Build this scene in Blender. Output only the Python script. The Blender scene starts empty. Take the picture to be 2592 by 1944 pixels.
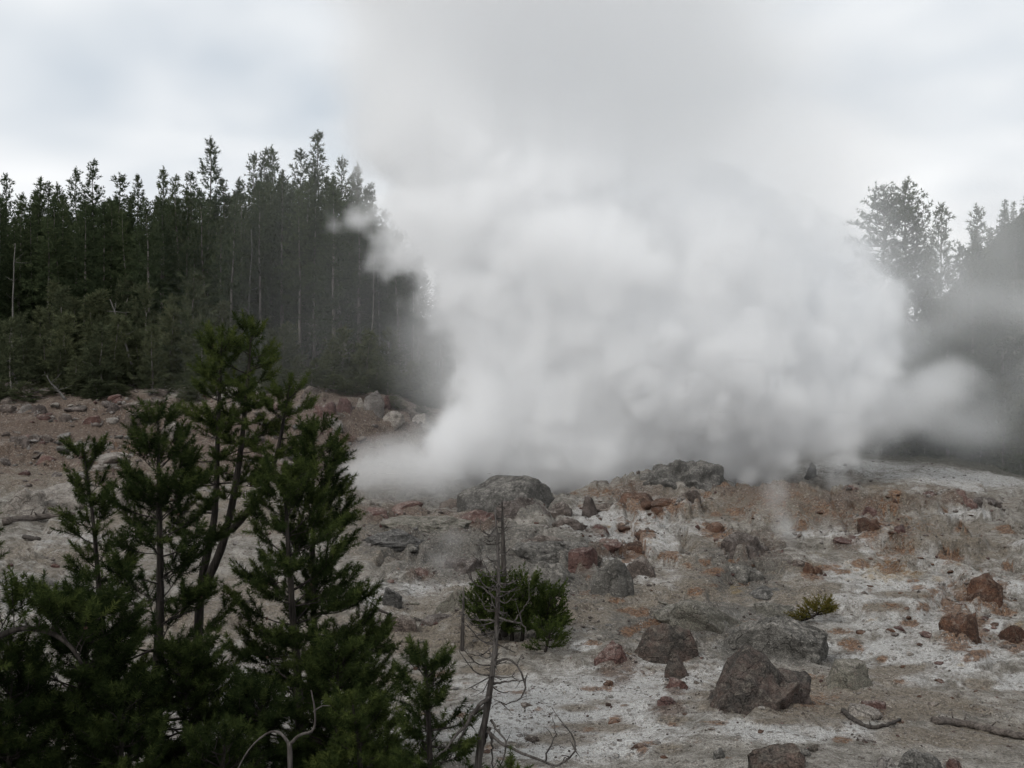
import bpy, bmesh, math, random
import numpy as np
from mathutils import Vector, Matrix, noise as mnoise

scene = bpy.context.scene
COL = scene.collection
R = math.radians
rng = np.random.default_rng(11)
random.seed(11)

# ------------------------------------------------------------------ camera
F = 1000.0                      # focal length in pixels of the 1024 px wide picture
CZ = 8.0                        # eye height above the basin datum
cam_data = bpy.data.cameras.new('camera')
cam_data.sensor_width = 36.0
cam_data.lens = 36.0 * F / 1024.0
cam_data.clip_start = 0.1
cam_data.clip_end = 4000.0
cam = bpy.data.objects.new('camera', cam_data)
cam.location = (0, 0, CZ)
cam.rotation_euler = (R(90), 0, 0)
COL.objects.link(cam)
scene.camera = cam

# ------------------------------------------------------------------ sky, sun, exposure
world = bpy.data.worlds.new('World')
scene.world = world
world.use_nodes = True
SUN_EL, SUN_AZ = R(44), R(-138)   # soft sun behind cloud, high over the left shoulder


def build_world():
    nt = world.node_tree
    nt.nodes.clear()
    N, L = nt.nodes.new, nt.links.new
    out = N('ShaderNodeOutputWorld')
    sky = N('ShaderNodeTexSky')
    sky.sky_type = 'NISHITA'
    sky.sun_disc = False
    sky.sun_elevation = SUN_EL
    sky.sun_rotation = SUN_AZ
    b1 = N('ShaderNodeBackground'); b1.inputs['Strength'].default_value = 0.12
    L(sky.outputs[0], b1.inputs['Color'])
    tc = N('ShaderNodeTexCoord')
    sep = N('ShaderNodeSeparateXYZ'); L(tc.outputs['Generated'], sep.inputs[0])
    zc = N('ShaderNodeMath'); zc.operation = 'MAXIMUM'; L(sep.outputs[2], zc.inputs[0]); zc.inputs[1].default_value = 0.0
    za = N('ShaderNodeMath'); za.operation = 'ADD'; L(zc.outputs[0], za.inputs[0]); za.inputs[1].default_value = 0.32
    dv = N('ShaderNodeVectorMath'); dv.operation = 'DIVIDE'
    L(tc.outputs['Generated'], dv.inputs[0])
    cb = N('ShaderNodeCombineXYZ')
    for i in range(3): L(za.outputs[0], cb.inputs[i])
    L(cb.outputs[0], dv.inputs[1])
    mp = N('ShaderNodeMapping'); L(dv.outputs[0], mp.inputs['Vector'])
    mp.inputs['Location'].default_value = (6.0, 6.6, 0.0)
    n1 = N('ShaderNodeTexNoise'); L(mp.outputs[0], n1.inputs['Vector'])
    n1.inputs['Scale'].default_value = 1.35; n1.inputs['Detail'].default_value = 3.5; n1.inputs['Roughness'].default_value = 0.5
    n1.inputs['Distortion'].default_value = 0.25
    cr = N('ShaderNodeValToRGB'); L(n1.outputs['Fac'], cr.inputs[0])
    e = cr.color_ramp.elements
    e[0].position = 0.34; e[0].color = (0.58, 0.635, 0.69, 1)
    e[1].position = 0.60; e[1].color = (0.94, 0.95, 0.96, 1)
    b2 = N('ShaderNodeBackground'); L(cr.outputs[0], b2.inputs['Color']); b2.inputs['Strength'].default_value = 1.0
    mr = N('ShaderNodeMapRange'); L(n1.outputs['Fac'], mr.inputs[0])
    mr.inputs[1].default_value = 0.25; mr.inputs[2].default_value = 0.5
    mr.inputs[3].default_value = 0.86; mr.inputs[4].default_value = 1.0
    mx = N('ShaderNodeMixShader'); L(mr.outputs[0], mx.inputs[0]); L(b1.outputs[0], mx.inputs[1]); L(b2.outputs[0], mx.inputs[2])
    L(mx.outputs[0], out.inputs['Surface'])


build_world()
sun_data = bpy.data.lights.new('sun', 'SUN')
sun_data.energy = 1.5
sun_data.angle = R(12)
sun_data.color = (1.0, 0.97, 0.93)
sun = bpy.data.objects.new('sun', sun_data)
# the lamp shines along its -Z; direction towards the sun:
sd = Vector((math.sin(SUN_AZ) * math.cos(SUN_EL), math.cos(SUN_AZ) * math.cos(SUN_EL), math.sin(SUN_EL)))
sun.rotation_euler = (-sd).to_track_quat('-Z', 'Y').to_euler()
COL.objects.link(sun)

scene.view_settings.view_transform = 'Standard'
scene.view_settings.look = 'None'
scene.view_settings.exposure = 0.12
scene.view_settings.gamma = 1.0
scene.cycles.max_bounces = 22
scene.cycles.diffuse_bounces = 3
scene.cycles.glossy_bounces = 1
scene.cycles.transmission_bounces = 2
scene.cycles.transparent_max_bounces = 8
scene.cycles.volume_bounces = 20
scene.cycles.volume_step_rate = 3.0
scene.cycles.volume_max_steps = 256
scene.cycles.use_adaptive_sampling = True
scene.cycles.adaptive_threshold = 0.05
scene.cycles.adaptive_min_samples = 16
scene.cycles.use_denoising = True


# ------------------------------------------------------------------ small helpers
def at(u, v, y):
    return Vector(((u - 512.0) / F * y, y, CZ - (v - 384.0) / F * y))


def tag(o, label=None, cat=None, group=None, kind=None):
    if label: o['label'] = label
    if cat: o['category'] = cat
    if group: o['group'] = group
    if kind: o['kind'] = kind
    return o


def empty(name, loc=(0, 0, 0)):
    o = bpy.data.objects.new(name, None)
    o.location = loc
    o.empty_display_size = 0.2
    COL.objects.link(o)
    return o


def link(name, me, parent=None, mat=None, loc=None, local=False):
    """links a mesh; with a parent, world-space geometry is kept by giving the child the negative offset unless local"""
    o = bpy.data.objects.new(name, me)
    COL.objects.link(o)
    if mat is not None and not me.materials: me.materials.append(mat)
    if loc is not None: o.location = loc
    if parent is not None:
        o.parent = parent
        if not local: o.location = -parent.location
    return o


def mesh_from(name, verts, faces, smooth=False):
    """verts (n,3), faces (m,k) numpy arrays with one face size"""
    verts = np.asarray(verts, np.float32); faces = np.asarray(faces, np.int32)
    me = bpy.data.meshes.new(name)
    m, k = faces.shape
    me.vertices.add(len(verts)); me.vertices.foreach_set('co', verts.ravel())
    me.loops.add(m * k); me.loops.foreach_set('vertex_index', faces.ravel())
    me.polygons.add(m)
    me.polygons.foreach_set('loop_start', np.arange(0, m * k, k, dtype=np.int32))
    me.polygons.foreach_set('loop_total', np.full(m, k, np.int32))
    if smooth: me.polygons.foreach_set('use_smooth', np.ones(m, bool))
    me.update(calc_edges=True)
    return me


# ------------------------------------------------------------------ numpy noise
def _hash(ix, iy, iz, seed):
    h = (ix.astype(np.int64) * 374761393 + iy.astype(np.int64) * 668265263 + iz.astype(np.int64) * 2147483647 + seed * 974634777) & 0xFFFFFFFF
    h = ((h ^ (h >> 13)) * 1274126177) & 0xFFFFFFFF
    h = ((h ^ (h >> 16)) * 2246822519) & 0xFFFFFFFF
    return (h ^ (h >> 15)) & 0xFFFFFFFF


def vnoise(x, y, z=None, seed=0):
    """smooth gradient-like value noise in -1..1"""
    if z is None: z = np.zeros_like(x)
    x = np.asarray(x, float); y = np.asarray(y, float); z = np.asarray(z, float) + 0.37
    ix, iy, iz = np.floor(x), np.floor(y), np.floor(z)
    fx, fy, fz = x - ix, y - iy, z - iz
    sx, sy, sz = (t * t * t * (t * (t * 6 - 15) + 10) for t in (fx, fy, fz))
    out = 0
    for dx in (0, 1):
        for dy in (0, 1):
            for dz in (0, 1):
                h = _hash(ix + dx, iy + dy, iz + dz, seed)
                gx = (h & 1023) / 511.5 - 1; gy = ((h >> 10) & 1023) / 511.5 - 1; gz = ((h >> 20) & 1023) / 511.5 - 1
                d = gx * (fx - dx) + gy * (fy - dy) + gz * (fz - dz)
                w = (sx if dx else 1 - sx) * (sy if dy else 1 - sy) * (sz if dz else 1 - sz)
                out = out + w * d
    return out * 1.5


def fbm(x, y, z=None, seed=0, octaves=4, gain=0.5, ridged=False):
    a, f, o = 1.0, 1.0, 0
    for i in range(octaves):
        n = vnoise(x * f, y * f, None if z is None else z * f, seed + i * 17)
        if ridged: n = 1 - 2 * np.abs(n)
        o = o + a * n
        a *= gain; f *= 2.03
    return o


def sstep(a, b, x):
    t = np.clip((x - a) / (b - a), 0, 1)
    return t * t * (3 - 2 * t)


# ------------------------------------------------------------------ terrain
PROFILES = {   # column (picture x) : (distance, picture y) of the ground surface
    -900: [(3, 1900), (10, 1000), (18, 768), (24, 690), (30, 620), (36, 572), (42, 535), (50, 490), (56, 455), (62, 422), (68, 400), (75, 384), (85, 372), (110, 345), (150, 315), (250, 280), (800, 262)],
    0:    [(3, 1900), (10, 1000), (18, 768), (24, 690), (30, 620), (36, 572), (42, 535), (46, 521), (47, 505), (50, 486), (56, 460), (62, 430), (68, 405), (75, 386), (85, 374), (110, 345), (150, 315), (250, 280), (800, 262)],
    120:  [(3, 1900), (10, 1000), (18, 768), (24, 692), (30, 622), (36, 574), (42, 537), (46, 521), (50, 497), (56, 466), (62, 436), (68, 408), (75, 387), (85, 376), (110, 347), (150, 317), (250, 280), (800, 262)],
    240:  [(3, 1900), (10, 1000), (18, 768), (24, 692), (30, 624), (36, 576), (42, 540), (46, 522), (50, 503), (54, 480), (58, 452), (62, 425), (67, 400), (72, 388), (82, 378), (110, 350), (150, 320), (250, 280), (800, 262)],
    300:  [(3, 1900), (10, 1000), (18, 770), (24, 694), (30, 626), (36, 578), (42, 542), (46, 523), (50, 508), (54, 491), (58, 465), (62, 435), (65, 408), (67, 396), (72, 388), (82, 378), (110, 350), (150, 322), (250, 280), (800, 262)],
    350: [(3, 1900), (10, 1000), (18, 770), (24, 696), (30, 628), (36, 580), (42, 543), (46, 523), (50, 505), (53, 505), (56, 502), (60, 476), (63.5, 442), (65.5, 424), (67, 398), (72, 391), (82, 380), (110, 354), (150, 340), (250, 320), (800, 315)],
    400: [(3, 1900), (10, 1000), (18, 772), (24, 698), (30, 632), (36, 584), (42, 545), (46, 524), (50, 506), (53, 512), (57, 512), (61, 488), (65, 452), (67, 428), (69, 410), (74, 398), (84, 386), (110, 362), (150, 350), (250, 335), (800, 330)],
    440: [(3, 1900), (10, 1000), (18, 772), (24, 700), (30, 636), (36, 586), (42, 546), (46, 524), (50, 506), (53, 515), (57, 518), (62, 490), (67, 450), (71, 425), (76, 408), (86, 392), (110, 368), (150, 358), (250, 345), (800, 340)],
    520: [(3, 1900), (10, 1000), (18, 772), (24, 700), (30, 640), (36, 588), (42, 547), (46, 523), (50, 505), (53, 515), (58, 516), (64, 495), (70, 470), (78, 445), (90, 420), (110, 395), (150, 378), (250, 368), (800, 352)],
    620: [(3, 1900), (10, 1000), (18, 772), (24, 700), (30, 640), (36, 590), (42, 548), (46, 524), (50, 503), (54, 486), (58, 484), (62, 486), (70, 476), (85, 452), (110, 425), (150, 400), (250, 380), (800, 356)],
    700: [(3, 1900), (10, 1000), (18, 772), (24, 700), (30, 640), (36, 588), (42, 544), (46, 517), (50, 493), (54, 478), (57, 481), (63, 490), (70, 480), (85, 460), (110, 436), (150, 415), (250, 390), (800, 360)],
    820: [(3, 1900), (10, 1000), (18, 772), (24, 700), (30, 640), (36, 588), (42, 546), (46, 520), (50, 497), (53, 486), (57, 492), (63, 490), (70, 478), (80, 463), (90, 455), (110, 446), (150, 420), (250, 395), (800, 360)],
    920: [(3, 1900), (10, 1000), (18, 772), (24, 702), (30, 644), (36, 594), (42, 552), (46, 524), (50, 502), (53, 494), (57, 498), (64, 489), (75, 471), (88, 458), (100, 450), (120, 436), (150, 415), (250, 375), (400, 345), (800, 330)],
    1024: [(3, 1900), (10, 1000), (18, 774), (24, 706), (30, 650), (36, 602), (42, 562), (46, 538), (50, 519), (54, 516), (60, 511), (75, 490), (88, 481), (100, 474), (120, 455), (150, 405), (250, 300), (400, 225), (800, 215)],
    1900: [(3, 1900), (10, 1000), (18, 778), (24, 712), (30, 660), (36, 612), (42, 575), (46, 552), (50, 535), (54, 526), (60, 515), (75, 492), (88, 482), (100, 474), (120, 455), (150, 400), (250, 260), (400, 180), (800, 150)],
}
T_U = np.linspace(-900, 1900, 351)
T_L = np.linspace(math.log(3), math.log(800), 420)


def _base_table():
    cols = sorted(PROFILES)
    zc = []
    for c in cols:
        p = np.array(PROFILES[c], float)
        zc.append(np.interp(T_L, np.log(p[:, 0]), -(p[:, 1] - 384) / F * p[:, 0]))
    zc = np.array(zc)
    tab = np.empty((len(T_U), len(T_L)))
    for j in range(len(T_L)): tab[:, j] = np.interp(T_U, cols, zc[:, j])
    def blur(t, axis, k):
        ker = np.exp(-0.5 * (np.arange(-3 * k, 3 * k + 1) / k) ** 2); ker /= ker.sum()
        pad = [(0, 0), (0, 0)]; pad[axis] = (3 * k, 3 * k)
        tp = np.pad(t, pad, mode='edge')
        return np.apply_along_axis(lambda r: np.convolve(r, ker, mode='valid'), axis, tp)
    return blur(blur(tab, 0, 2), 1, 2)


TAB = _base_table()


def terrain_base(x, y):
    u = np.clip(512 + F * x / np.maximum(y, 1), T_U[0], T_U[-1] - 1e-6); l = np.clip(np.log(np.maximum(y, 3.001)), T_L[0], T_L[-1] - 1e-6)
    fu = (u - T_U[0]) / (T_U[1] - T_U[0]); fl = (l - T_L[0]) / (T_L[1] - T_L[0])
    i = np.minimum(fu.astype(int), len(T_U) - 2); j = np.minimum(fl.astype(int), len(T_L) - 2)
    a, b = fu - i, fl - j
    return (TAB[i, j] * (1 - a) * (1 - b) + TAB[i + 1, j] * a * (1 - b) + TAB[i, j + 1] * (1 - a) * b + TAB[i + 1, j + 1] * a * b)


APRONS = []


def terrain_z(x, y):
    x = np.asarray(x, float); y = np.asarray(y, float)
    z = terrain_base(x, y) + CZ
    far = sstep(70, 110, y)
    z = z + 0.42 * (1 + far) * fbm(x / 7.0, y / 7.0, seed=3, octaves=2)
    # rugged ground: outcrop lumps, ledges that step down, gullies running down the slope
    mound = sstep(36, 42, y) * (1 - sstep(56, 64, y)) * sstep(-10, 0, x)
    near = 1 - 0.55 * (1 - sstep(22, 30, y))
    lumps = fbm(x / 2.6, y / 3.4, seed=21, octaves=4, gain=0.55)
    z = z + (0.22 + 0.34 * mound) * near * np.where(lumps > 0, lumps, 0.45 * lumps)
    wx = x + 0.9 * vnoise(x / 3.1, y / 3.1, seed=5)
    gul = np.abs(fbm(wx / 2.1, y / 7.5, seed=41, octaves=3))
    z = z - (0.05 + 0.30 * mound) * (1 - sstep(0.0, 0.32, gul)) * near
    q = z * 1.5 + 1.1 * fbm(x / 6.0, y / 6.0, seed=9, octaves=3)
    led = (np.floor(q) + sstep(0.45, 0.72, q - np.floor(q)) - q) / 1.5
    ledm = sstep(-0.25, 0.3, fbm(x / 8.0, y / 8.0, seed=14, octaves=2)) * sstep(22, 32, y) * (1 - sstep(66, 82, y))
    z = z + 0.9 * led * ledm
    q = z * 4.6 + 1.2 * fbm(x / 2.5, y / 2.5, seed=19, octaves=3)
    led = (np.floor(q) + sstep(0.4, 0.7, q - np.floor(q)) - q) / 4.6
    z = z + 0.85 * led * sstep(-0.1, 0.35, fbm(x / 4.0, y / 4.0, seed=15, octaves=2)) * (1 - sstep(66, 82, y))
    cl = fbm(x / 1.0, y / 1.0, seed=36, octaves=4, gain=0.62)
    z = z + near * (0.05 * sstep(0.1, 0.4, cl) + 0.05 * np.maximum(cl, -0.3)) + 0.035 * fbm(x / 0.45, y / 0.45, seed=33, octaves=2, gain=0.6)
    z = z + 5.0 * sstep(140, 220, y) * np.abs(fbm(x / 9.0, y / 9.0, seed=91, octaves=2))
    if APRONS: z = z + apron(x, y)
    return z


GRID = {}


def surface_z(x, y):
    """height of the finished ground sheet (the formula before the sheet exists)"""
    if not GRID: return terrain_z(x, y)
    Y, a, Z = GRID['Y'], GRID['a'], GRID['Z']
    s = np.clip(x / y, a[0], a[-1] - 1e-6); t = np.clip(y, Y[0], Y[-1] - 1e-6)
    i = np.clip(np.searchsorted(Y, t) - 1, 0, len(Y) - 2); j = np.clip(np.searchsorted(a, s) - 1, 0, len(a) - 2)
    f = (t - Y[i]) / (Y[i + 1] - Y[i]); g = (s - a[j]) / (a[j + 1] - a[j])
    return Z[i, j] * (1 - f) * (1 - g) + Z[i + 1, j] * f * (1 - g) + Z[i, j + 1] * (1 - f) * g + Z[i + 1, j + 1] * f * g


_YS = np.exp(np.linspace(math.log(9), math.log(300), 900))


def ground_hit(u, v):
    """distance at which the sight line through a picture point meets the ground"""
    ray = CZ - (v - 384) / F * _YS
    k = np.nonzero(ray <= terrain_base((u - 512) / F * _YS, _YS) + CZ + 0.9)[0]
    if len(k) == 0: return None
    for lo, hi in ((k[0], k[0] + 110), (k[0] + 110, 899)):
        ys = _YS[max(lo - 2, 0):hi]
        if len(ys) == 0: continue
        z = surface_z((u - 512) / F * ys, ys)
        j = np.nonzero(CZ - (v - 384) / F * ys <= z)[0]
        if len(j): return float(ys[j[0]])
    return None


def gz(x, y): return float(surface_z(np.array([x]), np.array([y]))[0])


# where each boulder sits, found before the ground sheet is made so that the soil can bank up round it
# (x, y of its foot in the picture, width, height, shape, stone, label)
RK = [
    # ---- the rim of the basin
    (510, 508, 90, 34, 'dome', 'grey', 'large smooth grey dome boulder on the basin rim against the steam'),
    (523, 522, 47, 25, 'round', 'brown', 'lumpy brown boulder directly in front of the smooth grey dome boulder'),
    (457, 509, 30, 11, 'round', 'brown', 'low brown rock at the left foot of the grey dome boulder'),
    (403, 515, 38, 13, 'ledge', 'red', 'red flat-topped rock on the rim at the left end of the steam'),
    (376, 518, 23, 10, 'crag', 'red', 'small crumbly red rock left of the red flat-topped rim rock'),
    (558, 518, 24, 16, 'block', 'brown', 'angular brown rock at the right foot of the grey dome boulder'),
    (588, 521, 15, 26, 'block', 'brown', 'dark upright standing stone on the rim right of the dome boulder'),
    (608, 513, 28, 11, 'slab', 'brown', 'flat brown slab just right of the upright standing stone'),
    (635, 505, 29, 13, 'slab', 'rust', 'rust-topped flat rock up the rim right of the brown slab'),
    (668, 507, 27, 9, 'slab', 'rust', 'thin rust-coloured slab below the mound crest'),
    (687, 502, 23, 15, 'lump', 'brown', 'rounded brown rock on the mound just left of its crest'),
    (731, 484, 24, 6, 'crag', 'rust', 'small dark rust outcrop on the very crest of the mound'),
    (851, 491, 15, 6, 'round', 'red', 'small red knob on the mound skyline right of the crest'),
    (929, 498, 15, 7, 'round', 'red', 'left one of the two red rocks on the right-hand skyline'),
    (959, 500, 28, 11, 'lump', 'red', 'right and larger of the two red rocks on the right-hand skyline'),
    (985, 505, 24, 8, 'slab', 'brown', 'low brown rock at the right end of the mound skyline'),
    # ---- the outcrops under the rim
    (426, 534, 76, 17, 'lump', 'olive', 'long low olive hump below the red rim rocks'),
    (476, 525, 36, 16, 'crag', 'red', 'broken red rock between the olive hump and the lumpy brown boulder'),
    (398, 556, 58, 28, 'crag', 'grey', 'broken grey outcrop with a dark undercut right of the pines'),
    (463, 576, 38, 19, 'lump', 'brown', 'soft brown hump left of the dead pine top'),
    (421, 577, 19, 9, 'dome', 'red', 'flat oval red rock below the broken grey outcrop'),
    (542, 552, 48, 18, 'crag', 'brown', 'topmost slab of the layered outcrop behind the dead pine'),
    (557, 571, 76, 32, 'block', 'grey', 'middle slab of the layered outcrop behind the dead pine'),
    (552, 596, 70, 34, 'ledge', 'grey', 'lowest slab of the layered outcrop above the green bush'),
    (583, 568, 24, 21, 'block', 'red', 'red-faced block at the right end of the layered outcrop'),
    (568, 530, 34, 14, 'lump', 'brown', 'brown lump between the standing stone and the layered outcrop'),
    (612, 604, 42, 46, 'block', 'grey', 'tall cracked grey block boulder right of the green bush'),
    (638, 582, 30, 26, 'round', 'brown', 'brown-grey boulder leaning behind the tall cracked block'),
    (456, 618, 40, 30, 'block', 'olive', 'square grey-olive boulder at the left edge of the green bush'),
    (392, 608, 18, 21, 'round', 'grey', 'egg-shaped grey boulder right of the big pines'),
    (404, 633, 25, 18, 'block', 'brown', 'grey-brown boulder on the ground below the egg-shaped boulder'),
    (437, 626, 30, 11, 'crag', 'brown', 'broken brown rubble block left of the green bush'),
    (368, 629, 26, 13, 'round', 'brown', 'brown boulder half hidden by the right edge of the pines'),
    # ---- rust stones on the white slope
    (636, 557, 25, 16, 'round', 'rust', 'large oval rust-brown rock on the white slope'),
    (645, 536, 18, 7, 'round', 'rust', 'flat rust stone just above the large oval rust rock'),
    (627, 531, 16, 6, 'round', 'rust', 'small flat rust stone upslope left of the oval rust rock'),
    (600, 532, 15, 8, 'round', 'red', 'small red stone right below the upright standing stone'),
    (606, 552, 28, 13, 'crag', 'red', 'crumbly red rock beside the red-faced block'),
    (658, 513, 12, 6, 'round', 'rust', 'little rust stone under the thin rust slab'),
    (713, 537, 24, 15, 'crag', 'rust', 'jagged rust-brown rock in the middle of the mound slope'),
    (745, 560, 46, 28, 'ledge', 'brown', 'banded brown outcrop in the middle of the mound'),
    (735, 587, 44, 24, 'lump', 'grey', 'smooth grey lump below the banded brown outcrop'),
    (797, 568, 15, 9, 'round', 'brown', 'leftmost of three dark stones in a row on the mound slope'),
    (808, 574, 10, 12, 'round', 'rust', 'middle of three dark stones in a row on the mound slope'),
    (818, 576, 11, 10, 'round', 'rust', 'rightmost of three dark stones in a row on the mound slope'),
    (871, 533, 21, 16, 'crag', 'rust', 'dark rust boulder on the upper right of the mound'),
    (870, 517, 16, 11, 'round', 'red', 'small red-brown boulder just above the dark rust boulder'),
    (900, 535, 18, 10, 'crag', 'red', 'brown broken rock right of the dark rust boulder'),
    (848, 545, 24, 9, 'slab', 'red', 'flat red rock left below the dark rust boulder'),
    (983, 602, 42, 30, 'lump', 'rust', 'big rust-brown hump on the white slope at the right'),
    (961, 639, 36, 27, 'crag', 'rust', 'orange-rust crumbling mound below the big rust hump'),
    (1016, 646, 30, 24, 'crag', 'rust', 'rust boulder cut by the right edge of the picture'),
    (768, 601, 32, 14, 'round', 'grey', 'grey rock with a dark hole at the foot of the mound'),
    (774, 622, 44, 19, 'ledge', 'olive', 'overhanging olive slab left of the small yellow-green bush'),
    (864, 742, 14, 5, 'round', 'pale', 'small pale stone on the foreground near the dark bark slab'),
    # ---- the big boulder group at the right
    (716, 640, 100, 44, 'ledge', 'olive', 'long sloping olive-grey ledge behind the boulder group'),
    (774, 664, 98, 48, 'round', 'grey', 'big arched grey slab behind the dark red boulder'),
    (668, 668, 60, 46, 'round', 'dark', 'large dark brown boulder at the left of the boulder group'),
    (616, 671, 36, 28, 'crag', 'red', 'reddish-brown boulder left of the large dark brown boulder'),
    (682, 682, 30, 27, 'block', 'dark', 'smaller dark boulder wedged left of the biggest boulder'),
    (676, 690, 18, 12, 'crag', 'red', 'crumbly red stone under the wedged dark boulder'),
    (746, 719, 116, 74, 'crag', 'dark', 'biggest dark red-brown craggy boulder in the foreground'),
    (850, 693, 42, 31, 'block', 'olive', 'rounded olive-grey boulder right of the biggest boulder'),
    (669, 713, 27, 17, 'crag', 'red', 'rust-red stone on the white ground left of the biggest boulder'),
    (873, 711, 22, 12, 'crag', 'red', 'dark red stone behind the pale rock and the bark slab'),
    (864, 721, 32, 18, 'block', 'pale', 'pale rock lying against the dark bark slab'),
    # ---- the front edge
    (778, 776, 48, 32, 'crag', 'dark', 'dark pointed boulder cut by the bottom edge'),
    (918, 776, 46, 27, 'round', 'grey', 'cracked grey boulder cut by the bottom edge'),
    (955, 775, 15, 17, 'crag', 'red', 'small red stone beside the cracked grey bottom boulder'),
    (888, 771, 17, 14, 'round', 'pale', 'pale stone left of the cracked grey bottom boulder'),
    (794, 754, 8, 8, 'round', 'dark', 'left pebble of the three dark stones near the bottom'),
    (805, 757, 10, 8, 'round', 'grey', 'middle pebble of the three dark stones near the bottom'),
    (815, 753, 11, 9, 'round', 'dark', 'right pebble of the three dark stones near the bottom'),
    (719, 760, 10, 13, 'block', 'grey', 'small upright grey stone near the bottom centre right'),
    (531, 742, 14, 7, 'round', 'brown', 'small brown stone right of the dead pine trunk'),
    (608, 687, 9, 7, 'block', 'rust', 'small tilted rust stone on the white ground'),
    (640, 750, 12, 6, 'slab', 'rust', 'thin red-orange stone near the bottom centre'),
    # ---- the red hillside on the left
    (18, 519, 44, 32, 'ledge', 'pale', 'big pale ledge block at the left edge above the grey log'),
    (60, 512, 50, 30, 'ledge', 'pale', 'undercut pale block right of the ledge at the left edge'),
    (117, 513, 30, 29, 'slab', 'pale', 'pale slab behind the pines right of the undercut block'),
    (112, 471, 48, 19, 'slab', 'pale', 'wide pale flat-topped rock in the middle of the red hillside'),
    (89, 454, 34, 12, 'slab', 'pale', 'pale slab just uphill of the wide flat-topped rock'),
    (177, 440, 26, 19, 'round', 'pale', 'rounded pale boulder between the two tallest pines'),
    (136, 430, 20, 18, 'block', 'brown', 'leaning brown boulder at mid hillside'),
    (137, 412, 24, 11, 'round', 'brown', 'long rounded brown boulder above the leaning one'),
    (113, 413, 12, 11, 'block', 'brown', 'small blocky brown boulder left of the long rounded one'),
    (119, 405, 14, 8, 'round', 'red', 'small reddish boulder up the hill near the shrubs'),
    (93, 425, 14, 10, 'round', 'red', 'reddish boulder left of the leaning brown one'),
    (40, 415, 13, 11, 'block', 'brown', 'brown pointed boulder right of the pale one by the left edge'),
    (26, 414, 18, 10, 'slab', 'pale', 'pale boulder near the left edge of the hillside'),
    (9, 414, 18, 10, 'round', 'brown', 'brown boulder at the left edge beside the pale one'),
    (7, 405, 12, 8, 'round', 'brown', 'small brown boulder at the left edge just uphill'),
    (20, 452, 18, 17, 'crag', 'brown', 'dark conical boulder low on the hillside near the left edge'),
    (46, 465, 18, 10, 'block', 'red', 'dark red boulder downhill of the dark conical one'),
    (46, 443, 14, 9, 'round', 'brown', 'right one of two brown boulders in mid hillside left'),
    (34, 442, 11, 8, 'round', 'brown', 'left one of two brown boulders in mid hillside left'),
    (44, 422, 13, 8, 'round', 'red', 'red stone downhill of the brown pointed boulder'),
    (65, 422, 12, 9, 'round', 'brown', 'brown stone left of the reddish mid-hill boulder'),
    (8, 390, 22, 9, 'round', 'brown', 'wide boulder under the shrubs at the left edge'),
    (32, 394, 12, 7, 'round', 'brown', 'small boulder under the shrubs near the left edge'),
    (54, 395, 24, 8, 'round', 'brown', 'long low boulder under the shrubs at the left'),
    (120, 391, 36, 9, 'slab', 'brown', 'broad flat outcrop at the top of the hillside under the shrubs'),
    (138, 387, 7, 11, 'block', 'pale', 'small upright pale stone on the broad flat outcrop'),
    (160, 396, 18, 8, 'round', 'brown', 'brown rock right of the broad flat outcrop'),
    (44, 598, 54, 20, 'lump', 'grey', 'low grey sinter hump on the left below the log'),
    # ---- the cliff over the basin
    (309, 398, 20, 12, 'ledge', 'brown', 'layered brown rock at the left end of the cliff'),
    (319, 419, 13, 15, 'block', 'red', 'leftmost red block in the cliff face'),
    (331, 418, 14, 17, 'block', 'red', 'red block in the cliff face left of the big round one'),
    (346, 421, 18, 24, 'round', 'red', 'big round red boulder in the middle of the cliff face'),
    (360, 412, 13, 15, 'block', 'pale', 'pale wedge between the round red boulder and the tall block'),
    (373, 420, 19, 30, 'block', 'pale', 'tall square pale block at the right end of the cliff'),
    (385, 409, 10, 14, 'block', 'red', 'small red block behind the tall pale cliff block'),
    (334, 428, 16, 10, 'round', 'pale', 'tan boulder under the red cliff blocks'),
    (392, 425, 22, 14, 'crag', 'pale', 'pale jagged rock right below the cliff'),
    (422, 431, 20, 18, 'block', 'pale', 'pale rock face fading into the steam right of the cliff'),
    (434, 458, 24, 22, 'lump', 'brown', 'brown crumbling mass fading into the steam'),
    (347, 441, 16, 8, 'crag', 'rust', 'orange-brown crumbling rock on the slope below the cliff'),
    # ---- behind the crest, in the steam
    (682, 486, 92, 28, 'lump', 'grey', 'dim grey mound behind the crest veiled by the steam', 'mound'),
    (810, 480, 12, 18, 'crag', 'grey', 'dim grey pinnacle in the steam right of the veiled mound', 'pinnacle'),
]

APRONS = []


def apron(x, y):
    z = np.zeros_like(x)
    for (ax, ay, rx, ry, h) in APRONS:
        m = np.nonzero((np.abs(x - ax) < 2.6 * rx) & (np.abs(y - ay) < 2.6 * ry))[0] if x.ndim else None
        if m is None or len(m) == 0: continue
        z[m] += h * np.exp(-((x[m] - ax) / rx) ** 2 - ((y[m] - ay) / ry) ** 2)
    return z


def settle(u, v, w, h, kind, mat, label, name='boulder'):
    y = ground_hit(u, v)
    depth = {'ledge': .7, 'slab': .8, 'dome': .9}.get(kind, .85)
    w = w * (1.3 if kind in ('ledge', 'slab') else 1.14)
    D = w * y / F * depth
    yc = y + 0.42 * D
    px = yc / F
    x = (u - 512) * px; W = w * px
    g0, g1 = gz(x, y), gz(x, yc)
    zc = 0.6 * g0 + 0.4 * g1 - 0.03 * h * px
    hz = max(CZ - (v - h - 384) * px - zc, 0.12 * W)
    sink = 0.38 if mat in ('rust', 'red') else 0.22
    zc -= sink * hz; hz *= 1 + sink; W *= 1 + .25 * sink; D *= 1 + .25 * sink
    return (x, yc, zc, W, D, hz, w, kind, mat, label, name)


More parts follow.
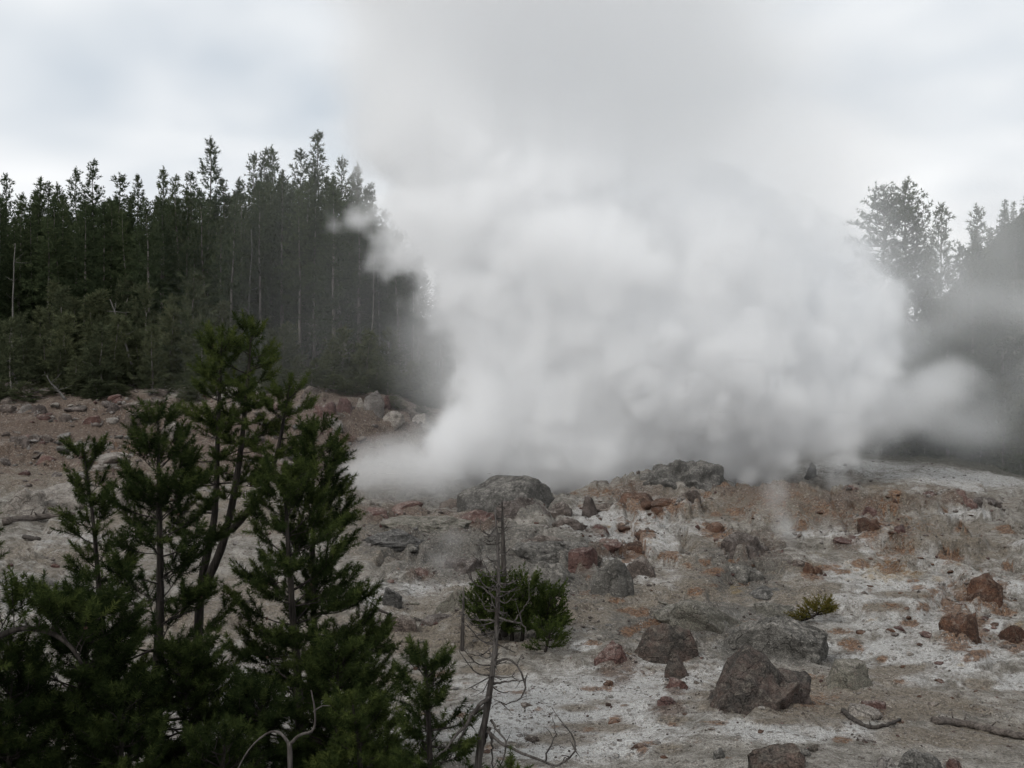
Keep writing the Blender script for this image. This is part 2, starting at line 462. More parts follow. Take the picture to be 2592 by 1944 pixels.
SETTLED = [settle(*e) for e in RK]
APRONS = [(e[0], e[1], .62 * e[3], .62 * e[4], min(.16 * e[5], .2)) for e in SETTLED if e[6] > 14]


# painted-by-nature zones of the ground: (x, y, rx, ry, amount) in picture units, only a way to write down where they lie
ZONES = {
    'rock': [(450, 548, 120, 50, .75), (560, 568, 90, 50, .8), (745, 565, 70, 45, .65), (700, 622, 130, 30, .75), (760, 650, 90, 40, .6), (510, 505, 110, 22, .6), (640, 492, 70, 14, .4), (400, 590, 60, 40, .4), (110, 495, 150, 22, .35), (60, 595, 70, 20, .4), (350, 420, 90, 30, .4), (820, 505, 200, 20, .3), (960, 720, 110, 24, .35)],
    'red': [(80, 430, 260, 60, .75), (230, 440, 120, 45, .75), (330, 420, 110, 60, .9), (420, 395, 110, 30, .8), (60, 395, 200, 25, .6), (370, 512, 60, 12, .6),
            (450, 520, 70, 16, .55), (640, 490, 70, 14, .5), (760, 492, 110, 16, .55), (900, 500, 120, 18, .45), (845, 520, 60, 22, .45), (930, 447, 110, 9, .8), (760, 545, 50, 28, .45), (700, 500, 60, 18, .3), (850, 500, 70, 14, .6)],
    'rust': [(960, 590, 90, 40, .4), (750, 505, 110, 24, .36), (640, 515, 60, 18, .4), (690, 530, 40, 20, .3), (860, 610, 120, 30, .22), (1000, 690, 60, 30, .25), (820, 508, 110, 24, .42), (890, 560, 42, 30, .45), (955, 620, 20, 20, .75), (1000, 640, 30, 14, .55), (690, 500, 40, 10, .35), (600, 492, 40, 10, .5), (640, 672, 40, 8, .4),
             (590, 700, 60, 18, .2), (800, 700, 70, 14, .5), (120, 450, 60, 12, .35), (930, 530, 60, 18, .35), (715, 740, 120, 20, .2), (890, 525, 80, 20, .42)],
    'ochre': [(885, 572, 55, 22, .85), (845, 575, 60, 16, .35), (690, 545, 50, 25, .25), (960, 560, 40, 12, .3), (620, 610, 80, 20, .3), (480, 655, 60, 10, .4)],
    'dirt': [(150, 440, 300, 70, .6), (800, 500, 200, 26, .6), (930, 540, 110, 30, .45), (120, 470, 260, 50, .55), (200, 520, 200, 25, .5), (60, 560, 110, 30, .45), (520, 610, 130, 30, .75), (640, 600, 100, 40, .6), (430, 640, 150, 20, .6), (720, 590, 100, 30, .6),
             (830, 700, 190, 26, .85), (960, 735, 120, 18, .5), (390, 540, 60, 40, .6), (440, 560, 80, 40, .4), (700, 560, 60, 40, .35), (250, 620, 200, 60, .45), (330, 480, 90, 20, .6), (760, 610, 60, 20, .4), (930, 505, 100, 14, .4)],
    'white': [(560, 720, 150, 50, .8), (640, 690, 120, 40, .7), (640, 540, 70, 50, .6), (600, 520, 40, 25, .6), (900, 600, 160, 60, .5), (930, 660, 120, 40, .5), (780, 730, 120, 16, .7), (960, 480, 110, 16, .6),
              (860, 465, 90, 14, .5), (60, 590, 120, 40, .4), (430, 590, 50, 22, .6), (60, 540, 60, 12, .6), (390, 600, 40, 20, .55), (870, 540, 24, 16, .8), (250, 700, 120, 60, .4), (470, 560, 40, 20, .4), (100, 470, 60, 12, .3)],
}

_zr = np.random.default_rng(19)
for _ in range(75):      # spotted iron stains, pale crust streaks and sulphur on the right-hand slope
    ZONES['rust'].append((_zr.uniform(570, 1040), _zr.uniform(492, 660), _zr.uniform(5, 20), _zr.uniform(3, 8), _zr.uniform(.5, 1.0)))
for _ in range(60):
    ZONES['white'].append((_zr.uniform(560, 1040), _zr.uniform(495, 700), _zr.uniform(12, 50), _zr.uniform(3, 9), _zr.uniform(.5, 1.0)))
for _ in range(26):
    ZONES['ochre'].append((_zr.uniform(600, 1040), _zr.uniform(500, 680), _zr.uniform(6, 24), _zr.uniform(3, 8), _zr.uniform(.5, .9)))
for _ in range(40):
    ZONES['red'].append((_zr.uniform(0, 330), _zr.uniform(390, 480), _zr.uniform(10, 45), _zr.uniform(3, 9), _zr.uniform(.5, 1.0)))
    ZONES['white'].append((_zr.uniform(0, 330), _zr.uniform(400, 500), _zr.uniform(8, 35), _zr.uniform(2, 6), _zr.uniform(.4, .8)))
for _ in range(40):
    ZONES['rust'].append((_zr.uniform(420, 1000), _zr.uniform(650, 768), _zr.uniform(6, 26), _zr.uniform(2, 6), _zr.uniform(.3, .7)))
    ZONES['dirt'].append((_zr.uniform(380, 1024), _zr.uniform(560, 768), _zr.uniform(15, 60), _zr.uniform(3, 9), _zr.uniform(.4, .9)))
for e in RK:             # stain washed out round the iron-rich stones
    if e[5] in ('rust', 'red'): ZONES['rust' if e[5] == 'rust' else 'red'].append((e[0], e[1] - .25 * e[3], .85 * e[2], .75 * e[3] + 2, .75))


def zone_masks(x, y, z):
    u = 512 + F * x / y; v = 384 - F * (z - CZ) / y
    w1 = fbm(x / 2.6, y / 2.6, seed=51, octaves=4); w2 = fbm(x / 2.6, y / 2.6, seed=77, octaves=4)
    out = {}
    for k, lst in ZONES.items():
        m = np.zeros_like(x)
        for (a, b, ra, rb, amt) in lst:
            s = np.nonzero((np.abs(u - a) < 2.2 * ra) & (np.abs(v - b) < 2.2 * rb))[0]
            d = np.sqrt(((u[s] - a) / ra + 0.35 * w1[s]) ** 2 + ((v[s] - b) / rb + 0.35 * w2[s]) ** 2)
            m[s] = np.maximum(m[s], 0.95 * amt * (1 - sstep(0.15, 1.35, d)))
        out[k] = np.clip(m, 0, 1)
    return out


def build_ground():
    a_in = np.linspace(-0.575, 0.575, 740)
    side = 0.575 + np.cumsum(0.002 * 1.09 ** np.arange(1, 58))
    a = np.concatenate([-side[::-1], a_in, side])
    ln = np.concatenate([np.linspace(math.log(3), math.log(13), 16)[:-1], np.linspace(math.log(13), math.log(92), 410), np.linspace(math.log(92), math.log(800), 60)[1:]])
    Y = np.exp(ln)
    A, YY = np.meshgrid(a, Y)
    X = A * YY
    Z = terrain_z(X.ravel(), YY.ravel())
    x, y = X.ravel(), YY.ravel()
    n, m = len(Y), len(a)
    GRID.update(Y=Y, a=a, Z=Z.reshape(n, m))
    idx = np.arange(n * m).reshape(n, m)
    faces = np.stack([idx[:-1, :-1], idx[:-1, 1:], idx[1:, 1:], idx[1:, :-1]], -1).reshape(-1, 4)
    me = mesh_from('ground', np.stack([x, y, Z], -1), faces, smooth=True)
    zm = zone_masks(x, y, Z)
    for nm, ks in (('zone_a', ('red', 'rust', 'ochre')), ('zone_b', ('dirt', 'white', None))):
        at_ = me.color_attributes.new(nm, 'FLOAT_COLOR', 'POINT')
        c = np.ones((len(x), 4), np.float32)
        if nm == 'zone_a': c[:, 3] = zm['rock']
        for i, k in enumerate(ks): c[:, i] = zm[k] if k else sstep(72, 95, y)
        at_.data.foreach_set('color', c.ravel())
    return me


# ------------------------------------------------------------------ material tools
class NT:
    def __init__(self, name):
        self.mat = bpy.data.materials.new(name)
        self.mat.use_nodes = True
        self.t = self.mat.node_tree
        self.t.nodes.clear()
        self.out = self.t.nodes.new('ShaderNodeOutputMaterial')

    def n(self, typ, **kw):
        nd = self.t.nodes.new(typ)
        for k, v in kw.items():
            if k.startswith('_'): setattr(nd, k[1:], v)
            else: self.set(nd.inputs[k.replace('__', ' ')], v)
        return nd

    def set(self, sock, v):
        if isinstance(v, bpy.types.NodeSocket): self.t.links.new(v, sock)
        elif isinstance(v, (tuple, list)) and len(v) == 3 and sock.type == 'RGBA': sock.default_value = (*v, 1)
        else: sock.default_value = v

    def noise(self, vec, scale, detail=4, rough=0.55, dist=0.0):
        nd = self.n('ShaderNodeTexNoise', Vector=vec, Scale=scale, Detail=detail, Roughness=rough, Distortion=dist)
        return nd.outputs['Fac']

    def math(self, op, a, b=0.0, clamp=False):
        nd = self.t.nodes.new('ShaderNodeMath'); nd.operation = op; nd.use_clamp = clamp
        self.set(nd.inputs[0], a); self.set(nd.inputs[1], b)
        return nd.outputs[0]

    def rng(self, x, a, b, c=0.0, d=1.0, smooth=True):
        nd = self.t.nodes.new('ShaderNodeMapRange')
        nd.interpolation_type = 'SMOOTHSTEP' if smooth else 'LINEAR'
        for i, v in enumerate((x, a, b, c, d)): self.set(nd.inputs[i], v)
        return nd.outputs[0]

    def mix(self, f, a, b, blend='MIX'):
        nd = self.t.nodes.new('ShaderNodeMix'); nd.data_type = 'RGBA'; nd.blend_type = blend
        self.set(nd.inputs[0], f); self.set(nd.inputs[6], a); self.set(nd.inputs[7], b)
        return nd.outputs[2]

    def principled(self, col, rough=0.9, normal=None, spec=0.2):
        p = self.n('ShaderNodeBsdfPrincipled', Roughness=rough)
        self.set(p.inputs['Base Color'], col)
        p.inputs['Specular IOR Level'].default_value = spec
        if normal is not None: self.t.links.new(normal, p.inputs['Normal'])
        return p

    def bump(self, h, strength, dist, normal=None):
        b = self.n('ShaderNodeBump', Strength=strength, Distance=dist, Height=h)
        if normal is not None: self.t.links.new(normal, b.inputs['Normal'])
        return b.outputs[0]

    def surface(self, shader): self.t.links.new(shader, self.out.inputs['Surface'])


def mat_ground():
    m = NT('sinter_ground')
    pos = m.n('ShaderNodeNewGeometry').outputs['Position']
    zav = m.n('ShaderNodeVertexColor', _layer_name='zone_a')
    za = m.n('ShaderNodeSeparateColor'); m.set(za.inputs[0], zav.outputs[0])
    zb = m.n('ShaderNodeSeparateColor'); m.set(zb.inputs[0], m.n('ShaderNodeVertexColor', _layer_name='zone_b').outputs[0])
    red, rust, ochre = za.outputs; dirt, white, forest = zb.outputs
    nL = m.noise(pos, 0.55, 6, 0.6); nM = m.noise(pos, 2.2, 6, 0.65); nS = m.noise(pos, 9.0, 5, 0.65); nX = m.noise(pos, 34.0, 3, 0.6)
    def zone(mask, nz, lo=0.25, hi=0.75):
        # a zone breaks up into patches at its edge
        s = m.math('ADD', mask, m.math('MULTIPLY', m.math('SUBTRACT', nz, 0.5), 1.5))
        return m.rng(s, lo, hi)
    base = m.mix(m.rng(nM, 0.35, 0.65), (0.145, 0.132, 0.112), (0.30, 0.282, 0.25))
    base = m.mix(zone(m.math('ADD', white, 0.14), m.math('ADD', m.math('MULTIPLY', nM, 0.7), m.math('MULTIPLY', nS, 0.3))), base, m.mix(nS, (0.34, 0.338, 0.325), (0.50, 0.49, 0.465)))
    d_col = m.mix(m.rng(nS, 0.3, 0.7), (0.095, 0.078, 0.06), (0.24, 0.205, 0.16))
    nP = m.noise(pos, 0.8, 6, 0.72, 0.8); nR = m.noise(pos, 2.4, 6, 0.72, 0.7)
    base = m.mix(m.math('MULTIPLY', zone(m.math('ADD', dirt, 0.22), nP), 0.9), base, d_col)
    k_col = m.mix(m.rng(nS, 0.3, 0.7), (0.07, 0.066, 0.058), (0.165, 0.155, 0.138))
    base = m.mix(m.math('MULTIPLY', zone(m.math('ADD', zav.outputs[1], 0.03), nR, 0.3, 0.62), 0.9), base, k_col)
    r_col = m.mix(m.rng(nS, 0.3, 0.7), (0.062, 0.041, 0.031), (0.155, 0.112, 0.086))
    base = m.mix(m.math('MULTIPLY', zone(m.math('ADD', red, 0.10), nR), 0.85), base, r_col)
    o_col = m.mix(nS, (0.20, 0.13, 0.05), (0.38, 0.28, 0.13))
    base = m.mix(m.math('MULTIPLY', zone(m.math('MULTIPLY', ochre, 0.7), nR, 0.3, 0.8), 0.8), base, o_col)
    ru_col = m.mix(m.rng(nS, 0.35, 0.65), (0.080, 0.043, 0.027), (0.225, 0.128, 0.072))
    base = m.mix(m.math('MULTIPLY', zone(m.math('ADD', rust, 0.04), nR, 0.32, 0.62), 0.85), base, ru_col)
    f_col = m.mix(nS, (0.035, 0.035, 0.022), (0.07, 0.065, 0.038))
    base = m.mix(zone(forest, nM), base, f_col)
    # scattered crumbs of darker and lighter grit
    vor = m.n('ShaderNodeTexVoronoi', Vector=pos, Scale=7.0, Randomness=1.0)
    grit = m.n('ShaderNodeTexVoronoi', Vector=pos, Scale=19.0, Randomness=1.0)
    gsep = m.n('ShaderNodeSeparateColor'); m.set(gsep.inputs[0], grit.outputs['Color'])
    gm = m.math('MULTIPLY', m.rng(gsep.outputs[0], 0.6, 0.66), m.rng(grit.outputs['Distance'], 0.55, 0.3))
    gcol = m.mix(gsep.outputs[1], (0.08, 0.055, 0.045), (0.46, 0.42, 0.37))
    base = m.mix(m.math('MULTIPLY', gm, m.rng(nL, 0.35, 0.6, 0.25, 0.85)), base, gcol)
    vsep = m.n('ShaderNodeSeparateColor'); m.set(vsep.inputs[0], vor.outputs['Color'])
    vm = m.math('MULTIPLY', m.rng(vsep.outputs[0], 0.74, 0.78), m.rng(vor.outputs['Distance'], 0.5, 0.25))
    base = m.mix(m.math('MULTIPLY', vm, 0.7), base, m.mix(vsep.outputs[2], (0.07, 0.05, 0.04), (0.36, 0.33, 0.29)))
    base = m.mix(0.8, base, m.mix(m.rng(nX, 0.3, 0.7), (0.5, 0.5, 0.5), (1.4, 1.4, 1.4)), 'MULTIPLY')
    base = m.mix(0.7, base, m.mix(nL, (0.72, 0.71, 0.70), (1.22, 1.22, 1.24)), 'MULTIPLY')
    h = m.math('ADD', m.math('MULTIPLY', nS, 0.6), m.math('ADD', m.math('MULTIPLY', nX, 0.25), m.math('ADD', m.math('MULTIPLY', gm, 0.25), m.math('MULTIPLY', vm, 0.5))))
    b = m.bump(h, 1.0, 0.14)
    m.surface(m.principled(base, 0.92, b, 0.15).outputs[0])
    return m.mat


M = {}
M['ground'] = mat_ground()
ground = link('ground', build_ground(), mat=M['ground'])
tag(ground, kind='structure')

# ------------------------------------------------------------------ rocks
def mat_rock(name, c0, c1, c2, dust=(0.36, 0.34, 0.31), dust_amt=0.35, band=0.3):
    m = NT(name)
    tc = m.n('ShaderNodeTexCoord').outputs['Object']
    geo = m.n('ShaderNodeNewGeometry')
    pos = geo.outputs['Position']
    rnd = m.n('ShaderNodeObjectInfo').outputs['Random']
    n1 = m.noise(pos, 1.7, 4, 0.6); n2 = m.noise(pos, 7.0, 4, 0.65, 0.4); n3 = m.noise(pos, 30.0, 2, 0.6)
    st = m.n('ShaderNodeMapping', Vector=pos, Scale=(1.3, 1.3, 9.0)).outputs[0]
    nb = m.noise(st, 1.0, 4, 0.6, 0.6)
    col = m.mix(m.rng(n1, 0.35, 0.65), c0, c1)
    col = m.mix(m.rng(n2, 0.5, 0.72), col, c2)
    col = m.mix(m.rng(nb, 0.45, 0.62, 0.0, band), col, m.mix(0.5, c0, (0.05, 0.045, 0.04)))
    nz = m.n('ShaderNodeSeparateXYZ', Vector=geo.outputs['Normal']).outputs[2]
    top = m.math('MULTIPLY', m.rng(nz, 0.35, 0.9), m.rng(m.math('ADD', n2, m.math('MULTIPLY', n1, 0.5)), 0.6, 0.95, 0, dust_amt))
    col = m.mix(top, col, dust)
    col = m.mix(0.9, col, m.mix(m.rng(n3, 0.3, 0.7), (0.5, 0.5, 0.5), (1.45, 1.45, 1.45)), 'MULTIPLY')
    crk = m.n('ShaderNodeTexVoronoi', _feature='DISTANCE_TO_EDGE', Vector=m.n('ShaderNodeVectorMath', _operation='ADD').outputs[0], Scale=1.5)
    va = crk.inputs['Vector'].links[0].from_node
    m.set(va.inputs[0], pos); nzc = m.n('ShaderNodeTexNoise', Vector=pos, Scale=2.5, Detail=3); sc_ = m.n('ShaderNodeVectorMath', _operation='SCALE'); m.set(sc_.inputs[0], nzc.outputs['Color']); sc_.inputs['Scale'].default_value = 0.7; m.set(va.inputs[1], sc_.outputs[0])
    crack = m.rng(crk.outputs[0], 0.0, 0.045, 1.0, 0.0)
    col = m.mix(m.math('MULTIPLY', crack, 0.22), col, (0.02, 0.018, 0.016))
    col = m.mix(1.0, col, m.mix(rnd, (0.82, 0.82, 0.84), (1.2, 1.17, 1.13)), 'MULTIPLY')
    h = m.math('ADD', m.math('MULTIPLY', n2, 0.6), m.math('ADD', m.math('MULTIPLY', nb, 0.45), m.math('MULTIPLY', n3, 0.3)))
    h = m.math('SUBTRACT', h, m.math('MULTIPLY', crack, 0.3))
    m.surface(m.principled(col, 0.9, m.bump(h, 1.0, 0.13), 0.2).outputs[0])
    return m.mat


M['r_grey'] = mat_rock('rock_grey', (0.058, 0.056, 0.051), (0.105, 0.101, 0.093), (0.165, 0.158, 0.146))
M['r_brown'] = mat_rock('rock_brown', (0.062, 0.050, 0.043), (0.115, 0.095, 0.083), (0.17, 0.14, 0.122))
M['r_red'] = mat_rock('rock_red', (0.07, 0.038, 0.033), (0.125, 0.073, 0.062), (0.19, 0.135, 0.12), dust_amt=0.3)
M['r_rust'] = mat_rock('rock_rust', (0.050, 0.030, 0.022), (0.100, 0.052, 0.033), (0.155, 0.115, 0.088), dust_amt=0.12)
M['r_pale'] = mat_rock('rock_pale', (0.17, 0.155, 0.138), (0.265, 0.245, 0.222), (0.155, 0.128, 0.112), dust=(0.37, 0.355, 0.335))
M['r_olive'] = mat_rock('rock_olive', (0.085, 0.081, 0.066), (0.145, 0.138, 0.115), (0.12, 0.10, 0.085))
M['r_dark'] = mat_rock('rock_dark', (0.048, 0.043, 0.038), (0.095, 0.068, 0.057), (0.135, 0.12, 0.10), dust=(0.16, 0.14, 0.115), dust_amt=0.3, band=0.5)

_ICO = {}


def ico(sub):
    if sub not in _ICO:
        bm = bmesh.new(); bmesh.ops.create_icosphere(bm, subdivisions=sub, radius=1.0)
        v = np.array([p.co[:] for p in bm.verts]); f = np.array([[q.index for q in p.verts] for p in bm.faces]); bm.free()
        _ICO[sub] = (v, f)
    return _ICO[sub]


def rock_mesh(kind, seed, sub=4):
    """unit boulder, -1..1 on each axis"""
    r = np.random.default_rng(seed)
    d, f = ico(sub)
    d = d.copy()
    off = r.uniform(-50, 50, 3)
    P = {'dome': (0.16, 1, 0.02, 0.0), 'round': (0.24, 4, 0.035, 0.0), 'block': (0.26, 9, 0.03, 0.0), 'slab': (0.26, 5, 0.035, 0.05), 'ledge': (0.34, 7, 0.05, 0.10), 'lump': (0.40, 2, 0.07, 0.0), 'crag': (0.34, 12, 0.055, 0.03)}[kind]
    amp, planes, fine, strata = P
    q = d * 1.15 + off
    v = d * (1 + amp * fbm(q[:, 0], q[:, 1], q[:, 2], seed=seed, octaves=3))[:, None]
    for k in range(planes):
        n = r.normal(size=3); n[2] *= 0.7; n /= np.linalg.norm(n)
        lim = r.uniform(0.52, 0.82)
        s = v @ n
        over = np.maximum(s - lim, 0)
        v = v - np.outer(over * 0.93, n)
    if strata:
        ph = v[:, 2] * 9 + 2 * vnoise(v[:, 0] * 1.5 + off[0], v[:, 1] * 1.5, seed=seed)
        st = np.sign(np.sin(ph)) * np.abs(np.sin(ph)) ** 0.5
        v[:, :2] *= (1 + strata * st)[:, None]
    q = d * 4.0 + off
    v = v + d * (fine * fbm(q[:, 0], q[:, 1], q[:, 2], seed=seed + 5, octaves=3, gain=0.65))[:, None]
    q = d * 2.6 + off
    crack = np.abs(fbm(q[:, 0], q[:, 1], q[:, 2], seed=seed + 9, octaves=2))
    v = v - d * (0.07 * (1 - sstep(0.0, 0.07, crack)))[:, None] * (0.4 if kind == 'dome' else 1.0)
    lo, hi = v.min(0), v.max(0)
    v = (v - (lo + hi) / 2) / ((hi - lo) / 2)
    return mesh_from('rock', v, f, smooth=True)


_rk = [0]


def rock(e):
    x, yc, zc, W, D, hz, w, kind, mat, label, name = e
    _rk[0] += 1
    me = rock_mesh(kind, 100 + _rk[0], 5 if w > 60 else 4 if w > 16 else 3)
    me.materials.append(M['r_' + mat])
    o = link(name, me, loc=(x, yc, zc))
    o.scale = (W / 2, D / 2, hz)
    tag(o, label, 'rock')
    return o


for e in SETTLED: rock(e)

SMALL = [rock_mesh(k, 900 + i, 2) for i, k in enumerate(['block', 'round', 'crag', 'block', 'slab', 'round', 'crag', 'lump'])]
SMALL_M = {}


def small_rocks(n, box, size, mats, label, group, seed, name='stone'):
    r = np.random.default_rng(seed)
    k = 0
    for _ in range(n * 4):
        if k >= n: break
        u = r.uniform(box[0], box[2]); v = r.uniform(box[1], box[3])
        y = ground_hit(u, v)
        if y is None or y > 80: continue
        k += 1
        s = r.uniform(*size) * (0.6 + 0.8 * r.random() ** 3) * y / F * 0.5
        mt = mats[r.integers(len(mats))]; i = int(r.integers(len(SMALL)))
        key = (i, mt)
        if key not in SMALL_M:
            me = SMALL[i].copy(); me.materials.clear(); me.materials.append(M['r_' + mt]); SMALL_M[key] = me
        x = (u - 512) / F * y
        o = link(name, SMALL_M[key], loc=(x, y, gz(x, y) - s * 0.05))
        o.scale = (s * r.uniform(.9, 1.5), s * r.uniform(.8, 1.3), s * r.uniform(.4, .8)); o.rotation_euler = (r.uniform(-.3, .3), r.uniform(-.3, .3), r.uniform(0, 6.28))
        tag(o, label, 'stone', group)


small_rocks(240, (0, 386, 310, 490), (4.5, 14), ['brown', 'red', 'brown', 'pale', 'grey'], 'one of the many small stones strewn over the red hillside', 'small stones strewn over the red hillside', 1, name='hillside_stone')
small_rocks(40, (300, 412, 440, 465), (3, 8), ['red', 'pale', 'brown'], 'one of the rubble stones on the slope under the cliff', 'rubble stones under the cliff', 2)
small_rocks(45, (560, 495, 1024, 600), (3.5, 8), ['rust', 'red', 'rust', 'brown'], 'one of the small rust stones dotted over the white mound', 'small rust stones on the white mound', 3)
small_rocks(40, (840, 590, 1024, 700), (4, 9), ['rust', 'brown', 'red'], 'one of the small brown stones on the lower white slope at right', 'small brown stones on the lower white slope', 4)
small_rocks(45, (400, 600, 700, 650), (4, 9), ['brown', 'olive', 'grey', 'pale'], 'one of the small stones in the gravel around the green bush', 'small stones around the green bush', 5)
small_rocks(45, (400, 655, 1000, 768), (4, 9), ['brown', 'rust', 'grey', 'pale'], 'one of the small loose stones on the pale foreground', 'small loose stones on the pale foreground', 6)
small_rocks(30, (360, 505, 560, 600), (4, 9), ['brown', 'red', 'grey', 'pale'], 'one of the small stones among the outcrops under the rim', 'small stones among the outcrops', 7)
small_rocks(25, (0, 500, 330, 640), (4, 9), ['brown', 'pale', 'pale', 'red'], 'one of the small stones on the pale ground behind the pines', 'small stones behind the pines', 8)


def build_gravel():
    """crumbs and grit too small to pick apart"""
    r = np.random.default_rng(5)
    bv, bf = ico(1)
    n = 8600
    u = r.uniform(0, 1024, n * 2); v = np.where(r.random(n * 2) < 0.45, r.uniform(600, 768, n * 2), r.uniform(392, 600, n * 2))
    ys = np.exp(np.linspace(math.log(15), math.log(85), 260))
    # sight lines marched together
    hit = np.zeros(len(u))
    for y in ys:
        x = (u - 512) / F * y
        below = (CZ - (v - 384) / F * y <= terrain_base(x, np.full_like(x, y)) + CZ) & (hit == 0)
        hit[below] = y
    ok = hit > 0
    y = hit[ok][:n] + r.uniform(-.15, .15, min(n, ok.sum())); x = (u[ok][:n] - 512) / F * y
    dens = fbm(x / 4, y / 4, seed=61, octaves=3)
    keep = dens > -0.2
    x, y = x[keep], y[keep]
    s = r.uniform(0.7, 2.2, len(x)) * (0.7 + r.random(len(x)) ** 4) * y / F * 0.6
    # spill of broken pieces at the foot of every boulder
    for e in SETTLED:
        if e[6] < 12: continue
        n = int(10 + e[6] * .35)
        a = r.uniform(0, 6.283, n); k = 0.85 + np.abs(r.normal(size=n)) * .32
        x = np.concatenate([x, e[0] + np.cos(a) * k * e[3] * .5]); y = np.concatenate([y, e[1] + np.sin(a) * k * e[4] * .5])
        s = np.concatenate([s, r.uniform(1.0, 3.4, n) * (0.5 + r.random(n) ** 2) * e[1] / F * .62])
    z = surface_z(x, y)
    V = (bv[None] * (s[:, None] * r.uniform(.6, 1.3, (len(x), 3)))[:, None, :]) * (1 + 0.25 * r.normal(size=(len(x), len(bv), 1)))
    V += np.stack([x, y, z], -1)[:, None, :]
    Fc = bf[None] + (np.arange(len(x)) * len(bv))[:, None, None]
    me = mesh_from('gravel', V.reshape(-1, 3), Fc.reshape(-1, 3))
    me.materials.append(M['r_brown']); me.materials.append(M['r_pale']); me.materials.append(M['r_red'])
    mi = np.repeat(r.choice([0, 1, 2], len(x), p=[.45, .4, .15]).astype(np.int32), len(bf))
    me.polygons.foreach_set('material_index', mi)
    return me


tag(link('gravel', build_gravel()), 'fine grit and crumbs of rock over the thermal ground', 'gravel', kind='stuff')


# ------------------------------------------------------------------ fallen timber
def mat_wood(name, c0, c1, scale=(18, 18, 2.0)):
    m = NT(name)
    tc = m.n('ShaderNodeNewGeometry').outputs['Position']
    n1 = m.noise(m.n('ShaderNodeMapping', Vector=tc, Scale=scale).outputs[0], 1.0, 4, 0.65, 0.4)
    n2 = m.noise(tc, 9.0, 3, 0.6)
    col = m.mix(m.rng(n1, 0.35, 0.68), c0, c1)
    col = m.mix(0.6, col, m.mix(n2, (0.6, 0.6, 0.6), (1.3, 1.3, 1.3)), 'MULTIPLY')
    m.surface(m.principled(col, 0.9, m.bump(n1, 0.8, 0.02), 0.15).outputs[0])
    return m.mat


M['bark'] = mat_wood('pine_bark', (0.014, 0.012, 0.010), (0.045, 0.038, 0.033))
M['bark_far'] = mat_wood('lodgepole_bark', (0.075, 0.066, 0.058), (0.20, 0.185, 0.165), (6, 6, 0.7))
M['dead'] = mat_wood('dead_wood', (0.032, 0.027, 0.024), (0.105, 0.095, 0.087))
M['char'] = mat_wood('charred_wood', (0.03, 0.026, 0.023), (0.08, 0.07, 0.062))
M['log'] = mat_wood('weathered_log', (0.05, 0.042, 0.037), (0.14, 0.12, 0.105), (3, 18, 18))
M['snag'] = mat_wood('grey_snag', (0.07, 0.066, 0.06), (0.17, 0.162, 0.15))


def tube(pts, radii, sides=7, rough=0.0, seed=0, cap=True):
    """tapered tube through points; returns verts, quads"""
    pts = np.asarray(pts, float); n = len(pts)
    radii = np.broadcast_to(np.asarray(radii, float), (n,))
    T = np.gradient(pts, axis=0); T /= np.linalg.norm(T, axis=1)[:, None] + 1e-9
    ref = np.array([0.31, 0.22, 0.92]) if abs(T[0] @ np.array([0, 0, 1])) < 0.8 else np.array([0.95, 0.3, 0.05])
    A = np.cross(T, ref); A /= np.linalg.norm(A, axis=1)[:, None] + 1e-9
    B = np.cross(T, A)
    ang = np.linspace(0, 2 * math.pi, sides, endpoint=False)
    rr = radii[:, None] * np.ones(sides)
    if rough:
        r = np.random.default_rng(seed)
        rr = rr * (1 + rough * r.normal(size=rr.shape))
    V = pts[:, None, :] + rr[..., None] * (np.cos(ang)[None, :, None] * A[:, None, :] + np.sin(ang)[None, :, None] * B[:, None, :])
    i = np.arange(n - 1)[:, None] * sides; j = np.arange(sides)[None, :]; k = (j + 1) % sides
    Fc = np.stack([i + j, i + k, i + sides + k, i + sides + j], -1).reshape(-1, 4)
    V = V.reshape(-1, 3)
    if cap:
        c0, c1 = len(V), len(V) + 1
        V = np.concatenate([V, pts[:1], pts[-1:]])
        jj = np.arange(0, sides, 1); kk = (jj + 1) % sides
        e0 = np.stack([np.full(sides, c0), kk, jj, jj], -1)
        o = (n - 1) * sides
        e1 = np.stack([np.full(sides, c1), o + jj, o + kk, o + kk], -1)
        return V, Fc, np.concatenate([e0[:, :3], e1[:, :3]])
    return V, Fc, np.zeros((0, 3), int)


def tubes_mesh(name, tubes, smooth=True):
    Vs, T3, off = [], [], 0
    for V, Q, T in tubes:
        Vs.append(V)
        T3.append(np.concatenate([Q[:, [0, 1, 2]], Q[:, [0, 2, 3]], T]) + off)
        off += len(V)
    return mesh_from(name, np.concatenate(Vs), np.concatenate(T3), smooth)


def spline(pts, n):
    """Catmull-Rom through a few points"""
    p = np.asarray(pts, float)
    p = np.concatenate([[2 * p[0] - p[1]], p, [2 * p[-1] - p[-2]]])
    out = []
    segs = len(p) - 3
    for t in np.linspace(0, segs - 1e-6, n):
        i = int(t); f = t - i
        a, b, c, d = p[i:i + 4]
        out.append(0.5 * (2 * b + (c - a) * f + (2 * a - 5 * b + 4 * c - d) * f * f + (3 * b - a - 3 * c + d) * f ** 3))
    return np.array(out)


